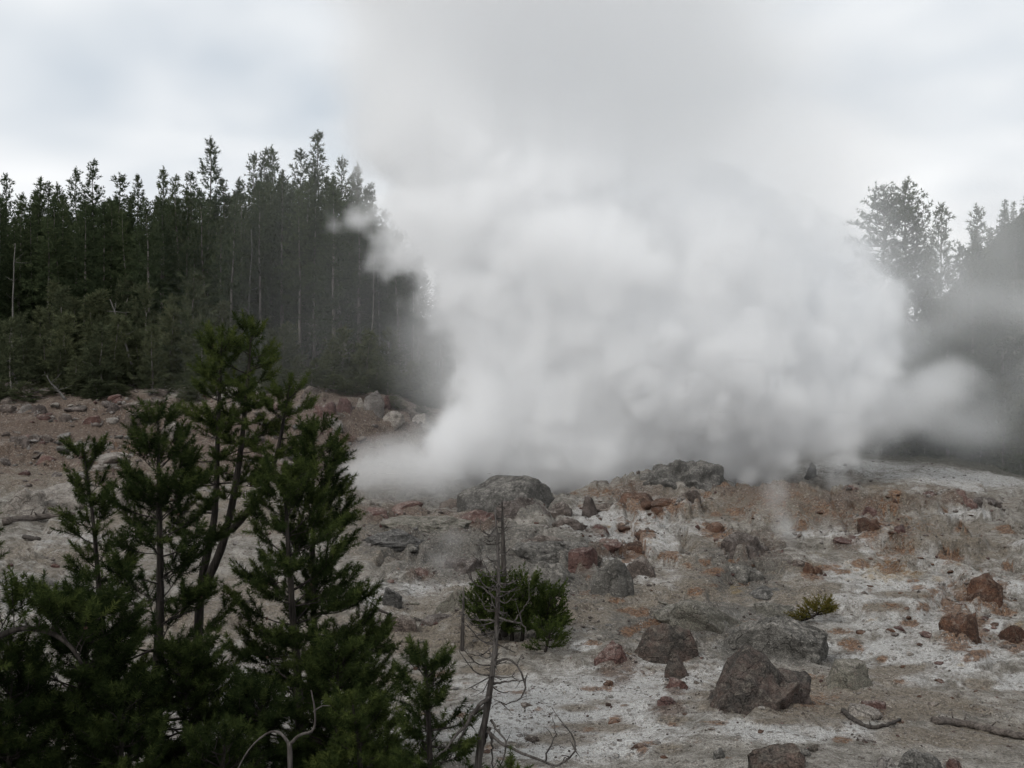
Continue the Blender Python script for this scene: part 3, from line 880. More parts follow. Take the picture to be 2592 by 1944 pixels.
def log_thing(name, ends, r0, r1, mat, label, cat='log', stubs=3, seed=1, lift=0.0):
    """a fallen trunk lying on the ground through picture points"""
    pts = []
    for (u, v) in ends:
        y = ground_hit(u, v); x = (u - 512) / F * y
        pts.append((x, y, gz(x, y) + r0 * 0.55 + lift))
    base = Vector(pts[0])
    e = empty(name, base)
    c = spline(pts, 18)
    r = np.random.default_rng(seed)
    c[1:-1] += r.normal(size=(16, 3)) * r0 * 0.12
    body = link('trunk', tubes_mesh('trunk', [tube(c, np.linspace(r0, r1, 18), 10, 0.09, seed)]), e, M[mat])
    for k in range(stubs):
        i = int(r.integers(3, 15)); d = np.array([r.normal() * .5, r.normal() * .5, 1.0]); d /= np.linalg.norm(d)
        L = r.uniform(1.5, 4) * r0
        link('branch_stub', tubes_mesh('branch_stub', [tube([c[i], c[i] + d * L * .6, c[i] + d * L], [r0 * .25, r0 * .18, r0 * .1], 6)]), e, M[mat])
    tag(e, label, cat)
    return e


log_thing('fallen_log', [(934, 723), (962, 727), (990, 733), (1030, 741)], 0.09, 0.075, 'log', 'long thin dark log lying on the ground at the lower right edge', seed=2)
log_thing('fallen_log', [(3, 527), (35, 522), (75, 517)], 0.2, 0.1, 'log', 'grey log lying below the pale ledge blocks at left', seed=3)
log_thing('bark_slab', [(843, 713), (853, 722), (868, 728), (885, 727), (900, 721)], 0.055, 0.03, 'char', 'dark curved bark slab lying in front of the pale rock', cat='wood', stubs=1, seed=4)
log_thing('wood_splinter', [(377, 611), (392, 617)], 0.05, 0.03, 'char', 'thin dark stick lying right of the egg-shaped boulder', cat='wood', stubs=0, seed=5)
log_thing('wood_splinter', [(414, 620), (425, 623)], 0.05, 0.03, 'char', 'short dark stick left of the square olive boulder', cat='wood', stubs=0, seed=6)
log_thing('plank', [(24, 538), (39, 541)], 0.10, 0.09, 'char', 'short dark plank on the pale ground at the far left', cat='wood', stubs=0, seed=7)

# ------------------------------------------------------------------ foliage materials
def mat_needles(name, c0, c1, c2, trans=0.25):
    m = NT(name)
    at_ = m.n('ShaderNodeAttribute', _attribute_name='tint').outputs['Fac']
    rnd = m.n('ShaderNodeObjectInfo').outputs['Random']
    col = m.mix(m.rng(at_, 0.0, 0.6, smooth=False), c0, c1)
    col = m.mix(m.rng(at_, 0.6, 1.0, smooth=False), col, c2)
    col = m.mix(1.0, col, m.mix(rnd, (0.8, 0.82, 0.84), (1.2, 1.17, 1.1)), 'MULTIPLY')
    d = m.n('ShaderNodeBsdfDiffuse', Color=col)
    t = m.n('ShaderNodeBsdfTranslucent', Color=col)
    mx = m.n('ShaderNodeMixShader'); mx.inputs[0].default_value = trans
    m.t.links.new(d.outputs[0], mx.inputs[1]); m.t.links.new(t.outputs[0], mx.inputs[2])
    m.surface(mx.outputs[0])
    return m.mat


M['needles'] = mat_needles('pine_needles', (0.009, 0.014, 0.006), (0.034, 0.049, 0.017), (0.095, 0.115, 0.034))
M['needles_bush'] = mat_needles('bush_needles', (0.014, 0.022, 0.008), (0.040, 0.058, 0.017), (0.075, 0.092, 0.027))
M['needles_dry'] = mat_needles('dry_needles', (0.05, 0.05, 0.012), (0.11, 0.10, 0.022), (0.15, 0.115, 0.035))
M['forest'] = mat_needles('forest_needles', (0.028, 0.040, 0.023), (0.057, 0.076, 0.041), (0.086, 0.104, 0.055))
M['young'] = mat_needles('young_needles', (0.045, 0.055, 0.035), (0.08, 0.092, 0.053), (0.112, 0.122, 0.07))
M['cone'] = mat_wood('pine_cone', (0.05, 0.03, 0.02), (0.11, 0.07, 0.05))


def needle_shoot(n, length, spread, nl, nw, seed, tip=12, start=0.05):
    """needles round a twig along +z: (n,3,3)"""
    r = np.random.default_rng(seed)
    t = np.concatenate([r.uniform(start, 1, n), np.full(tip, 1.0)])
    az = r.uniform(0, 2 * math.pi, len(t))
    ang = np.concatenate([np.radians(r.normal(spread, 9, n)), np.radians(r.uniform(5, 40, tip))])
    L = nl * r.uniform(0.75, 1.15, len(t))
    rad = np.stack([np.cos(az), np.sin(az), np.zeros_like(az)], -1)
    d = np.sin(ang)[:, None] * rad + np.cos(ang)[:, None] * np.array([0, 0, 1.0])
    p0 = np.stack([np.zeros_like(t), np.zeros_like(t), t * length], -1)
    tan = np.cross(d, r.normal(size=d.shape)); tan /= np.linalg.norm(tan, axis=1)[:, None]
    w = nw * r.uniform(.8, 1.2, len(t))[:, None]
    return np.stack([p0 - tan * w / 2, p0 + tan * w / 2, p0 + d * L[:, None]], 1)


def frames(dirs):
    d = dirs / (np.linalg.norm(dirs, axis=1)[:, None] + 1e-9)
    ref = np.where(np.abs(d[:, 2:3]) > 0.9, np.array([[1.0, 0, 0]]), np.array([[0, 0, 1.0]]))
    a = np.cross(ref, d); a /= np.linalg.norm(a, axis=1)[:, None] + 1e-9
    b = np.cross(d, a)
    return np.stack([a, b, d], -1)          # columns


def foliage_mesh(name, templates, pos, dirs, scale, tint, seed=0):
    r = np.random.default_rng(seed)
    pos = np.asarray(pos, float); dirs = np.asarray(dirs, float); scale = np.asarray(scale, float); tint = np.asarray(tint, float)
    Rm = frames(dirs)
    pick = r.integers(len(templates), size=len(pos))
    Vs, ts = [], []
    for k, T in enumerate(templates):
        s = np.nonzero(pick == k)[0]
        if len(s) == 0: continue
        base = T.reshape(-1, 3)
        spin = r.uniform(0, 6.28, len(s)); c, sn = np.cos(spin), np.sin(spin)
        loc = np.stack([base[None, :, 0] * c[:, None] - base[None, :, 1] * sn[:, None], base[None, :, 0] * sn[:, None] + base[None, :, 1] * c[:, None], np.broadcast_to(base[:, 2], (len(s), len(base)))], -1)
        V = np.einsum('nij,nkj->nki', Rm[s], loc * scale[s][:, None, None]) + pos[s][:, None, :]
        Vs.append(V.reshape(-1, 3))
        ts.append(np.repeat(tint[s], len(base)))
    V = np.concatenate(Vs); t = np.concatenate(ts)
    t = np.clip(t + r.normal(size=len(t) // 3).repeat(3) * 0.12, 0, 1)
    me = mesh_from(name, V, np.arange(len(V)).reshape(-1, 3))
    a = me.attributes.new('tint', 'FLOAT', 'POINT'); a.data.foreach_set('value', t.astype(np.float32))
    return me


SHOOTS = [needle_shoot(100, 0.24, 66, 0.086, 0.0090, s, tip=16) for s in range(5)]
SHOOTS_S = [needle_shoot(26, 0.22, 52, 0.085, 0.018, 20 + s, tip=8) for s in range(4)]


def unit(v): return v / (np.linalg.norm(v) + 1e-9)


class PineBuilder:
    """grows wood tubes and needle shoots for one near pine"""
    def __init__(self, seed):
        self.r = np.random.default_rng(seed)
        self.stems, self.branches = [], []
        self.pos, self.dir, self.sc, self.ti = [], [], [], []

    def shoot(self, p, d, s, t):
        self.pos.append(p); self.dir.append(d); self.sc.append(s); self.ti.append(t)

    def stem(self, pts, r0, r1=0.012, n=26):
        c = spline(pts, n)
        L = np.linspace(0, 1, n)
        self.stems.append(tube(c, r0 * (1 - L) ** 0.85 + r1, 9, 0.05, 3))
        return c

    def branch(self, p0, d0, L, r0, up=0.55, fol=0.35, dens=1.0, sz=1.0, twig=1.0, light=0.45):
        r = self.r
        d = unit(np.asarray(d0, float)); p = np.asarray(p0, float)
        n = max(4, int(L / 0.12)); pts = [p.copy()]
        for i in range(n):
            d = unit(d + np.array([0, 0, up * 0.9 / n * (0.3 + 1.6 * i / n)]) + r.normal(size=3) * 0.055)
            p = p + d * L / n; pts.append(p.copy())
        pts = np.array(pts)
        mine = [tube(pts, np.linspace(r0, max(r0 * .22, .0035), len(pts)), 5)]
        # needles clothe the outer part of the limb and its side twigs like bottle brushes
        m_ = max(1, int(round(L * (1 - fol) / .17)))
        for j in range(m_):
            t = fol + (1 - fol) * (j + .2) / m_
            i = min(int(t * n), n - 1); q = pts[i] + (pts[i + 1] - pts[i]) * (t * n - i)
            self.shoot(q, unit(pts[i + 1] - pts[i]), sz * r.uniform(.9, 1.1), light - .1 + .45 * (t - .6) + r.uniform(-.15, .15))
        k = int(round(L * 6.4 * dens + r.uniform(0, .9)))
        for j in range(k):
            t = fol * .8 + (1 - fol * .8) * (j + r.random()) / k * .95
            i = min(int(t * n), n - 1); q = pts[i] + (pts[i + 1] - pts[i]) * (t * n - i)
            ax = unit(pts[i + 1] - pts[i])
            side = unit(np.cross(ax, [0, 0, 1]) * (1 if j % 2 else -1) + np.array([0, 0, r.uniform(-.2, .5)]) + r.normal(size=3) * .2)
            td = unit(ax * r.uniform(.6, 1.0) + side * r.uniform(.6, 1.0))
            tl = twig * r.uniform(.16, .46) * (1.25 - 0.7 * t) * min(1.0, L / 0.6)
            e = q + td * tl; up_ = np.array([0, 0, r.uniform(.1, .3) * tl])
            tp = np.array([q, q + td * tl * .5 + up_ * .2, e + up_])
            mine.append(tube(tp, [.007, .006, .005], 4, cap=False))
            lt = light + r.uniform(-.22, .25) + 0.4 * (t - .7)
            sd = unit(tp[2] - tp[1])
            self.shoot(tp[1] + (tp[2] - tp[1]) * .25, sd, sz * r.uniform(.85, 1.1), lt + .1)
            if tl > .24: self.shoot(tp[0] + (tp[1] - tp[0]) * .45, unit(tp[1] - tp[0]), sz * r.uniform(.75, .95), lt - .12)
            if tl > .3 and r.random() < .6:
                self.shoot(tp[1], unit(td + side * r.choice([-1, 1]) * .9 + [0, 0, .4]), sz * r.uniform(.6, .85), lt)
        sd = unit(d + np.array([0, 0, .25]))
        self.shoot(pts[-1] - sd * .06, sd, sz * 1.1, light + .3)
        for _ in range(2):
            self.shoot(pts[-1] - sd * .08, unit(sd + r.normal(size=3) * .5), sz * r.uniform(.6, .9), light + .15)
        self.branches.append(mine)

    def crown(self, c, t0, Lmax, whorl=0.26, per=4.2, power=0.8, Lmin=0.16, r0=0.02, lop=None, **kw):
        """whorls of branches along the stem curve c from fraction t0 to its top; lop(az, t) scales the length"""
        r = self.r
        seg = np.linalg.norm(np.diff(c, axis=0), axis=1); s = np.concatenate([[0], np.cumsum(seg)]); S = s[-1]
        h = t0 * S + r.uniform(0, whorl)
        az = r.uniform(0, 6.28)
        while h < S - 0.12:
            t = h / S; f = (t - t0) / (1 - t0)
            p = np.array([np.interp(h, s, c[:, k]) for k in range(3)])
            nb = max(2, int(r.normal(per, .8)))
            for b in range(nb):
                az += 2.4 + r.normal() * .35
                L = (Lmin + (Lmax - Lmin) * (1 - f) ** power) * r.uniform(.62, 1.15)
                if lop: L *= lop(az % 6.283, f)
                if L < 0.1: continue
                el = R(-4 + 40 * f ** 1.3 + r.normal() * 10)
                self.branch(p + [0, 0, r.normal() * .03], [math.cos(az) * math.cos(el), math.sin(az) * math.cos(el), math.sin(el)], L, max(.006, r0 * (L / Lmax) ** .9), **kw)
            h += whorl * r.uniform(.7, 1.3) * (1.15 - .45 * f)
        for hh in np.arange(S - min(.75, .3 * S), S - .05, .15):       # the needled leader
            p = np.array([np.interp(hh, s, c[:, k]) for k in range(3)]); q = np.array([np.interp(min(hh + .1, S), s, c[:, k]) for k in range(3)])
            self.shoot(p, unit(q - p), kw.get('sz', 1.0) * r.uniform(.95, 1.15), .55 + .3 * (hh / S - .8))
        for k in range(3): self.shoot(c[-1] - [0, 0, .08], unit(np.array([r.normal() * .35, r.normal() * .35, 1])), kw.get('sz', 1.0) * .8, .75)

    def finish(self, name, label, base, cat='pine tree', group=None, mat='needles', bark='bark', templates=None, cones=0):
        e = empty(name, base)
        link('trunk', tubes_mesh('trunk', self.stems), e, M[bark])
        for b in self.branches: link('branch', tubes_mesh('branch', b), e, M[bark])
        #print('PINE', name, len(self.pos), 'shoots', len(self.branches), 'branches')
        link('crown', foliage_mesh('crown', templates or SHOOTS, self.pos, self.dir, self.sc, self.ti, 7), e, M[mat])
        if cones:
            v, f = ico(2)
            cm = mesh_from('cone', v * [.022, .022, .032], f, True)
            for k in range(cones):
                i = int(self.r.integers(len(self.pos)))
                o = link('cone', cm, e, M['cone'], local=True); o.location = Vector(self.pos[i] - np.array(self.dir[i]) * .05) - Vector(base)
                o.rotation_euler = (self.r.uniform(0, 3), self.r.uniform(0, 3), 0)
        tag(e, label, cat, group)
        return e


def foot(u, y): x = (u - 512) / F * y; return np.array([x, y, gz(x, y) - 0.1])


def wp(*uvy): return np.array(at(*uvy))


# --- the tall three-stemmed pine
b = PineBuilder(31)
y = 18.0
f0 = foot(196, y)
c1 = b.stem([f0, wp(200, 600, y), wp(214, 520, y), wp(218, 430, y), wp(222, 334, y)], .085)
c2 = b.stem([wp(203, 590, y), wp(224, 540, y - .1), wp(238, 470, y), wp(246, 400, y), wp(252, 326, y)], .075)
c3 = b.stem([wp(232, 530, y - .1), wp(256, 502, y - .3), wp(272, 470, y - .3), wp(282, 430, y - .3), wp(290, 382, y - .3)], .055)
b.crown(c1, .62, .82, whorl=.31, per=4.4, power=.75, Lmin=.2, sz=1.1, light=.5, fol=.45)
b.crown(c2, .54, .72, whorl=.31, per=4.2, power=.7, Lmin=.2, sz=1.1, light=.5, fol=.45)
b.crown(c3, .45, .62, whorl=.30, per=4.0, power=.7, Lmin=.2, sz=1.05, light=.5, fol=.45)
for c, k0, k1, n, Lx in ((c1, .42, .66, 7, .6), (c2, .3, .58, 8, .55)):
    for _ in range(n):      # sparse lower limbs with tufts at their ends
        i = int(b.r.uniform(k0, k1) * 25); az = b.r.uniform(0, 6.28)
        b.branch(c[i], [math.cos(az), math.sin(az), .05], Lx * b.r.uniform(.6, 1.1), .012, up=.4, fol=.6, dens=.8)
b.branch(c1[13], [-1, .1, .05], .85, .018, up=.2, fol=.55, dens=.9)
b.finish('pine_tree', 'tallest pine with three bare lower stems and tufted tops', Vector(f0), group='pines in the left foreground', cones=8)

# --- the full pine with a straight dark trunk
b = PineBuilder(32)
y = 15.5
f0 = foot(150, y)
c = b.stem([f0, wp(156, 690, y), wp(160, 600, y), wp(159, 500, y), wp(158, 417, y)], .085)
b.crown(c, .10, 1.6, whorl=.34, per=5.2, power=.8, Lmin=.24, sz=1.12, r0=.024, fol=.45)
b.finish('pine_tree', 'full bushy pine with a straight dark trunk at the left', Vector(f0), group='pines in the left foreground', cones=10)

# --- slim leaning pine left of it
b = PineBuilder(33)
y = 16.6
f0 = foot(104, y)
c = b.stem([f0, wp(104, 660, y), wp(99, 590, y), wp(93, 520, y), wp(84, 453, y)], .055)
b.crown(c, .28, .85, whorl=.36, per=3.8, power=.7, Lmin=.22, sz=1.1, fol=.45)
b.finish('pine_tree', 'slim sparse pine at the far left with a thin pointed top', Vector(f0), group='pines in the left foreground', cones=4)

# --- right-hand pair: narrow one with a pointed top, broad one before it
b = PineBuilder(34)
y = 16.8
f0 = foot(318, y)
c = b.stem([f0, wp(316, 680, y), wp(313, 580, y), wp(313, 500, y), wp(314, 426, y)], .06)
b.crown(c, .18, 1.4, whorl=.33, per=4.8, power=.85, Lmin=.24, fol=.45, sz=1.08, r0=.02, lop=lambda az, f: 1.25 if math.cos(az) > .2 else .8)
b.finish('pine_tree', 'narrow pointed pine on the right edge of the pine group', Vector(f0), group='pines in the left foreground', cones=8)

b = PineBuilder(35)
y = 15.6
f0 = foot(302, y)
c = b.stem([f0, wp(299, 700, y), wp(293, 620, y), wp(288, 540, y), wp(284, 472, y)], .075)
b.crown(c, .08, 1.75, whorl=.34, per=5.2, power=.75, Lmin=.26, fol=.45, sz=1.1, r0=.022, lop=lambda az, f: 1.15 if math.cos(az) > .3 else .85)
b.finish('pine_tree', 'broad low pine filling the middle of the pine group', Vector(f0), group='pines in the left foreground', cones=8)

# --- filler pines low at the left
b = PineBuilder(36)
y = 13.0
f0 = foot(36, y)
c = b.stem([f0, wp(40, 830, y), wp(60, 740, y), wp(84, 672, y), wp(84, 605, y)], .055)
b.crown(c, .15, 1.25, whorl=.23, per=5.2, power=.45, sz=1.05, light=.33, fol=.3)
b.finish('pine_tree', 'low dark pine in the bottom left corner with one bare tip', Vector(f0), group='pines in the left foreground', cones=6)

b = PineBuilder(37)
y = 11.5
f0 = foot(-75, y)
c = b.stem([f0, wp(-72, 800, y), wp(-60, 640, y), wp(-62, 520, y)], .07)
b.crown(c, .12, 1.15, whorl=.3, per=4.2, power=.35, sz=1.0, light=.36)
# the thick crooked limb that reaches into the picture
limb = spline([wp(82, 664, y), wp(70, 646, y), wp(48, 632, y), wp(14, 630, y), wp(-40, 660, y), wp(-68, 700, y)], 16)[::-1]
b.branches.append([tube(limb, np.linspace(.045, .018, 16), 8, .08, 5)])
for k in range(11):
    p = limb[4 + k]
    b.branch(p, [b.r.normal() * .5, b.r.normal() * .4, 1.0], b.r.uniform(.25, .55), .008, up=.3, fol=.3, dens=1.2, light=.42)
b.finish('pine_tree', 'pine cut by the left edge with a thick crooked limb', Vector(f0), group='pines in the left foreground', cones=4)

b = PineBuilder(38)
y = 12.6
f0 = foot(210, y)
c = b.stem([f0, wp(214, 850, y), wp(222, 770, y), wp(226, 735, y)], .05)
b.crown(c, .15, .7, whorl=.2, per=4.2, power=.4, sz=1.0, light=.33)
b.finish('pine_tree', 'small dark pine cut by the bottom edge below the bushy pine', Vector(f0), group='pines in the left foreground')

for (u0, u1, vt, yy, lab, sd_) in ((118, 124, 694, 12.4, 'small dark pine at the foot of the bushy pine', 61), (6, 12, 655, 12.0, 'dark bushy pine at the left edge below the crooked limb', 62), (255, 262, 700, 13.6, 'small pine between the bushy pine and the broad low pine', 63), (184, 186, 652, 14.2, 'dark young pine in front of the trunk of the bushy pine', 64), (335, 338, 660, 14.4, 'leafy young pine in front of the narrow pointed pine', 65)):
    b = PineBuilder(sd_)
    f0 = foot(u0, yy)
    c = b.stem([f0, wp(u0, 840, yy), wp((u0 + u1) / 2, 760, yy), wp(u1, vt, yy)], .045)
    b.crown(c, .1, .85, whorl=.2, per=5, power=.4, sz=1.0, light=.33, fol=.3)
    b.finish('pine_tree', lab, Vector(f0), group='pines in the left foreground')

b = PineBuilder(39)
y = 13.2
f0 = foot(362, y)
c = b.stem([f0, wp(362, 800, y), wp(358, 740, y), wp(352, 700, y)], .04)
b.crown(c, .12, .72, whorl=.2, per=4.2, power=.4, sz=1.0, light=.45)
b.finish('pine_tree', 'small pine at the bottom right of the pine group', Vector(f0), group='pines in the left foreground')

b = PineBuilder(40)
y = 12.2
f0 = foot(430, y)
c = b.stem([f0, wp(431, 800, y), wp(429, 730, y), wp(427, 690, y), wp(425, 652, y)], .036)
b.crown(c, .22, .62, whorl=.2, per=3.2, power=.6, sz=.95, light=.42)
b.finish('pine_tree', 'thin young pine with a brush-like tip left of the dead pine', Vector(f0), group='pines in the left foreground', cones=5)

b = PineBuilder(41)
y = 10.5
f0 = foot(512, y)
c = b.stem([f0, wp(512, 850, y), wp(511, 760, y)], .02)
b.crown(c, .3, .18, whorl=.14, per=3, power=.5, sz=.7)
b.finish('pine_seedling', 'green seedling tip poking up at the bottom edge', Vector(f0), cat='seedling')


# --- dead pines in the middle
def dead_tree(name, label, y, path, r0, limbs, bark, twigs, seed, r1=.008, group=None):
    r = np.random.default_rng(seed)
    f0 = foot(path[0][0], y)
    pts = [f0] + [wp(u, v, y) for u, v in path[1:]]
    c = spline(pts, 34)
    e = empty(name, Vector(f0))
    L = np.linspace(0, 1, 34)
    link('trunk', tubes_mesh('trunk', [tube(c, r0 * (1 - L) ** .8 + r1, 9, .07, seed)]), e, M[bark])
    for (pp, rr) in limbs:
        rr *= 1.7
        q = spline([wp(u, v, y + dy) for u, v, dy in pp], 16)
        q[1:] += r.normal(size=(15, 3)) * .006
        tb = [tube(q, np.linspace(rr, rr * .3, 16), 6)]
        for _ in range(int(len(pp) * .9)):
            i = int(r.integers(5, 15)); d = unit(r.normal(size=3) + [0, 0, .3]); l = r.uniform(.08, .3)
            tb.append(tube(spline([q[i], q[i] + d * l * .5 + [0, 0, .02], q[i] + d * l + [0, 0, r.uniform(-.05, .1)]], 6), np.linspace(rr * .4, .002, 6), 4))
        link('branch', tubes_mesh('branch', tb), e, M[bark])
    for k in range(twigs[0]):
        i = int(r.uniform(twigs[1], twigs[2]) * 33); az = r.uniform(0, 6.28); l = r.uniform(.18, .6) * (1.2 - i / 40)
        d = np.array([math.cos(az), math.sin(az), r.uniform(-.5, .5)])
        q = spline([c[i], c[i] + d * l * .5 + [0, 0, -.02], c[i] + d * l + [0, 0, l * r.uniform(-.2, .45)]], 8)
        tb = [tube(q, np.linspace(.010, .0045, 8), 4)]
        for _ in range(2):
            j = int(r.integers(3, 7)); dd = unit(d + r.normal(size=3) * .9)
            tb.append(tube([q[j], q[j] + dd * l * .22, q[j] + dd * l * .4 + [0, 0, .02]], [.006, .004, .0025], 4))
        link('branch', tubes_mesh('branch', tb), e, M[bark])
    tag(e, label, 'dead tree', group)
    return e


limbs = [
    ([(491, 696, 0), (480, 705, -.1), (466, 724, -.2), (450, 744, -.3), (437, 757, -.3)], .017),
    ([(489, 703, 0), (476, 712, .15), (462, 735, .2), (448, 760, .25)], .014),
    ([(490, 728, 0), (484, 745, .1), (479, 775, .2)], .012),
    ([(493, 665, 0), (505, 658, -.1), (517, 665, -.2), (525, 684, -.2), (521, 697, -.2), (508, 704, -.1), (494, 699, 0)], .010),
    ([(494, 684, 0), (505, 682, -.1), (523, 680, -.15), (527, 674, -.2)], .009),
    ([(487, 730, 0), (500, 742, -.1), (512, 748, -.2), (545, 762, -.4), (560, 764, -.5), (574, 752, -.5), (572, 735, -.5), (562, 724, -.5)], .013),
    ([(545, 762, -.4), (549, 748, -.45), (556, 733, -.5), (552, 717, -.5)], .007),
    ([(491, 720, 0), (497, 730, -.1), (506, 742, -.15), (503, 758, -.2), (498, 772, -.2)], .010),
    ([(490, 735, 0), (492, 752, .1), (494, 790, .1)], .010),
    ([(497, 620, 0), (480, 620, .1), (468, 618, .1), (462, 608, .1)], .009),
    ([(497, 617, 0), (512, 622, -.1), (522, 624, -.1), (526, 633, -.1), (525, 640, -.1)], .009),
    ([(514, 622, -.1), (524, 608, -.1), (531, 596, -.1)], .006),
    ([(497, 600, 0), (486, 590, .1), (473, 582, .1), (467, 572, .1), (464, 562, .1)], .008),
    ([(497, 598, 0), (507, 594, -.1), (513, 588, -.1)], .006),
    ([(497, 612, 0), (487, 610, 0), (482, 600, 0), (484, 592, 0)], .006),
    ([(497, 585, 0), (489, 572, 0), (481, 562, .1), (481, 552, .1)], .006),
]
dead_tree('dead_pine', 'tall bare grey dead pine with crooked limbs in the middle foreground', 12.0,
          [(473, 0), (478, 768), (486, 715), (494, 660), (498, 600), (498, 556), (495, 509)], .044, limbs, 'dead', (64, .45, .985), 51)
ysn = ground_hit(505, 640) or 30.0
dead_tree('dead_pine', 'thin dark dead trunk rising out of the green bush', ysn + .4, [(505, 0), (504, 590), (503, 540), (502, 500)], .11, [], 'char', (26, .35, .97), 52, r1=.015)
dead_tree('dead_sapling', 'broken grey snag standing in front of the green bush', ysn - .6, [(462, 0), (463, 612), (464, 585)], .06, [], 'dead', (2, .4, .9), 53)
# grey forked snag at the bottom
y = 11.0
f0 = foot(290, y)
e = empty('dead_snag', Vector(f0))
link('trunk', tubes_mesh('trunk', [tube(spline([f0, wp(290, 800, y), wp(290, 757, y), wp(289, 742, y)], 10), np.linspace(.035, .026, 10), 8, .06, 2)]), e, M['dead'])
for pp, rr in (([(290, 744, 0), (300, 735, -.05), (313, 730, -.1), (315, 712, -.1), (311, 690, 0)], .02), ([(289, 743, 0), (280, 733, .05), (268, 733, .1), (250, 748, .1), (236, 772, .1)], .018), ([(313, 712, -.1), (322, 706, -.1), (331, 706, -.1)], .009)):
    link('branch', tubes_mesh('branch', [tube(spline([wp(u, v, y + d) for u, v, d in pp], 14), np.linspace(rr, rr * .35, 14), 7, .08, 3)]), e, M['dead'])
tag(e, 'grey forked dead snag at the bottom of the pine group', 'dead tree')

# --- the rounded green bush
b = PineBuilder(44)
yb = ysn
for (u0, v0, du, hgt, L) in ((522, 640, 4, 1.75, .8), (500, 640, -14, 1.8, .6), (536, 638, 16, 1.3, .75), (484, 636, -8, 1.25, .55), (546, 634, 8, .8, .5), (512, 640, 0, 1.5, .8)):
    f0 = wp(u0, v0, yb + b.r.uniform(-.4, .5)); f0[2] = gz(f0[0], f0[1])
    t = f0 + [du * yb / F, b.r.uniform(-.2, .2), hgt]
    c = b.stem([f0, (f0 + t) / 2 + b.r.normal(size=3) * .05, t], .05)
    b.crown(c, .12, L, whorl=.2, per=5, power=.45, sz=1.25, light=.5, up=.8)
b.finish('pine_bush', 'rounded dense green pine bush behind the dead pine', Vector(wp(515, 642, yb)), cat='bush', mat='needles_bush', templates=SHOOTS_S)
b = PineBuilder(45)
f0 = wp(545, 652, ground_hit(545, 652)); f0[2] = gz(f0[0], f0[1])
c = b.stem([f0, f0 + [.1, 0, .35], f0 + [.12, 0, .62]], .03)
b.crown(c, .1, .5, whorl=.14, per=5, power=.4, sz=1.1, light=.5)
b.finish('pine_bush', 'small low green bush at the right foot of the rounded bush', Vector(f0), cat='bush', mat='needles_bush', templates=SHOOTS_S)
b = PineBuilder(46)
yj = ground_hit(822, 624)
f0 = wp(792, 618, yj); f0[2] = gz(f0[0], f0[1]) + .1
j1 = wp(812, 617, yj); t1 = wp(827, 606, yj)
c = b.stem([f0, j1, t1], .04)
b.crown(c, .45, .55, whorl=.16, per=5, power=.35, sz=1.2, light=.6)
b.finish('pine_bush', 'small yellow-green bush with a lying trunk on the white slope', Vector(f0), cat='bush', mat='needles_dry', templates=SHOOTS_S)

# ------------------------------------------------------------------ forest
TUFTS = [needle_shoot(10, 0.34, 50, 0.27, 0.07, 60 + s, tip=3) for s in range(4)]
TUFTS_Y = [needle_shoot(12, 0.30, 50, 0.30, 0.065, 70 + s, tip=3) for s in range(4)]


def far_tree(seed, H, start, rad, kind):
    """template of a distant conifer: returns trunk mesh, crown mesh"""
    r = np.random.default_rng(seed)
    n = 9
    bend = np.cumsum(r.normal(size=(n, 2)) * .05, axis=0)
    c = np.stack([bend[:, 0], bend[:, 1], np.linspace(0, H, n)], -1); c[0, :2] = 0
    tr = [tube(c, np.linspace(.0085 * H + .03, .015, n), 6, cap=False)]
    pos, dr, sc, ti = [], [], [], []
    step = {'pole': .33, 'spire': .32, 'young': .26, 'broad': .42}[kind]
    h = start * H
    az = 0.0
    while h < H * .985:
        f = (h / H - start) / (1 - start)
        prof = {'pole': (math.sin(math.pi * min(1, f * .55 + .40)) ** .7) * (1 - f ** 2.2) + .07, 'spire': (1 - f) ** .75 + .06, 'young': (1 - f) ** .8 + .08, 'broad': (math.sin(math.pi * min(1, f * .7 + .25)) ** .7) * (1 - f ** 4) + .15}[kind]
        for b_ in range(int(r.integers(3, 6))):
            az += 2.4 + r.normal() * .3
            L = rad * prof * r.uniform(.45, 1.2)
            el = R((-12 + 50 * f) + r.normal() * 10)
            d = np.array([math.cos(az) * math.cos(el), math.sin(az) * math.cos(el), math.sin(el)])
            p = np.array([np.interp(h, c[:, 2], c[:, 0]), np.interp(h, c[:, 2], c[:, 1]), h + r.normal() * .1])
            m_ = max(2, int(L / .19))
            if kind == 'broad' and L > 1: tr.append(tube([p, p + d * L * .5, p + d * L * .9 + [0, 0, .15 * L]], [.06, .04, .02], 4, cap=False))
            for k in range(m_):
                t = .25 + .75 * (k + r.random()) / m_
                q = p + d * L * t + np.array([0, 0, .18 * L * t * t]) + r.normal(size=3) * .10 * (1 + L * .15)
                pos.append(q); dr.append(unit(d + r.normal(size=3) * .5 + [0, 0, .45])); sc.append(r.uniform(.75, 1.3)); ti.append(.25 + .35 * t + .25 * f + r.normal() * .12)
        h += step * r.uniform(.7, 1.3)
    for k in range(4): pos.append(c[-1] - [0, 0, .2 * k]); dr.append(unit(np.array([r.normal() * .2, r.normal() * .2, 1]))); sc.append(.8); ti.append(.6)
    # dead stubs under the crown
    if start > .25:
        for k in range(16):
            hh = r.uniform(.2, start) * H; a2 = r.uniform(0, 6.28); l = r.uniform(.4, 1.4)
            p = np.array([0, 0, hh]); d = np.array([math.cos(a2), math.sin(a2), r.uniform(-.4, .3)])
            tr.append(tube([p, p + d * l * .6, p + d * l], [.02, .014, .006], 3, cap=False))
    return tubes_mesh('far_trunk', tr), foliage_mesh('far_crown', TUFTS if kind != 'young' else TUFTS_Y, pos, dr, sc, np.clip(ti, 0, 1), seed)


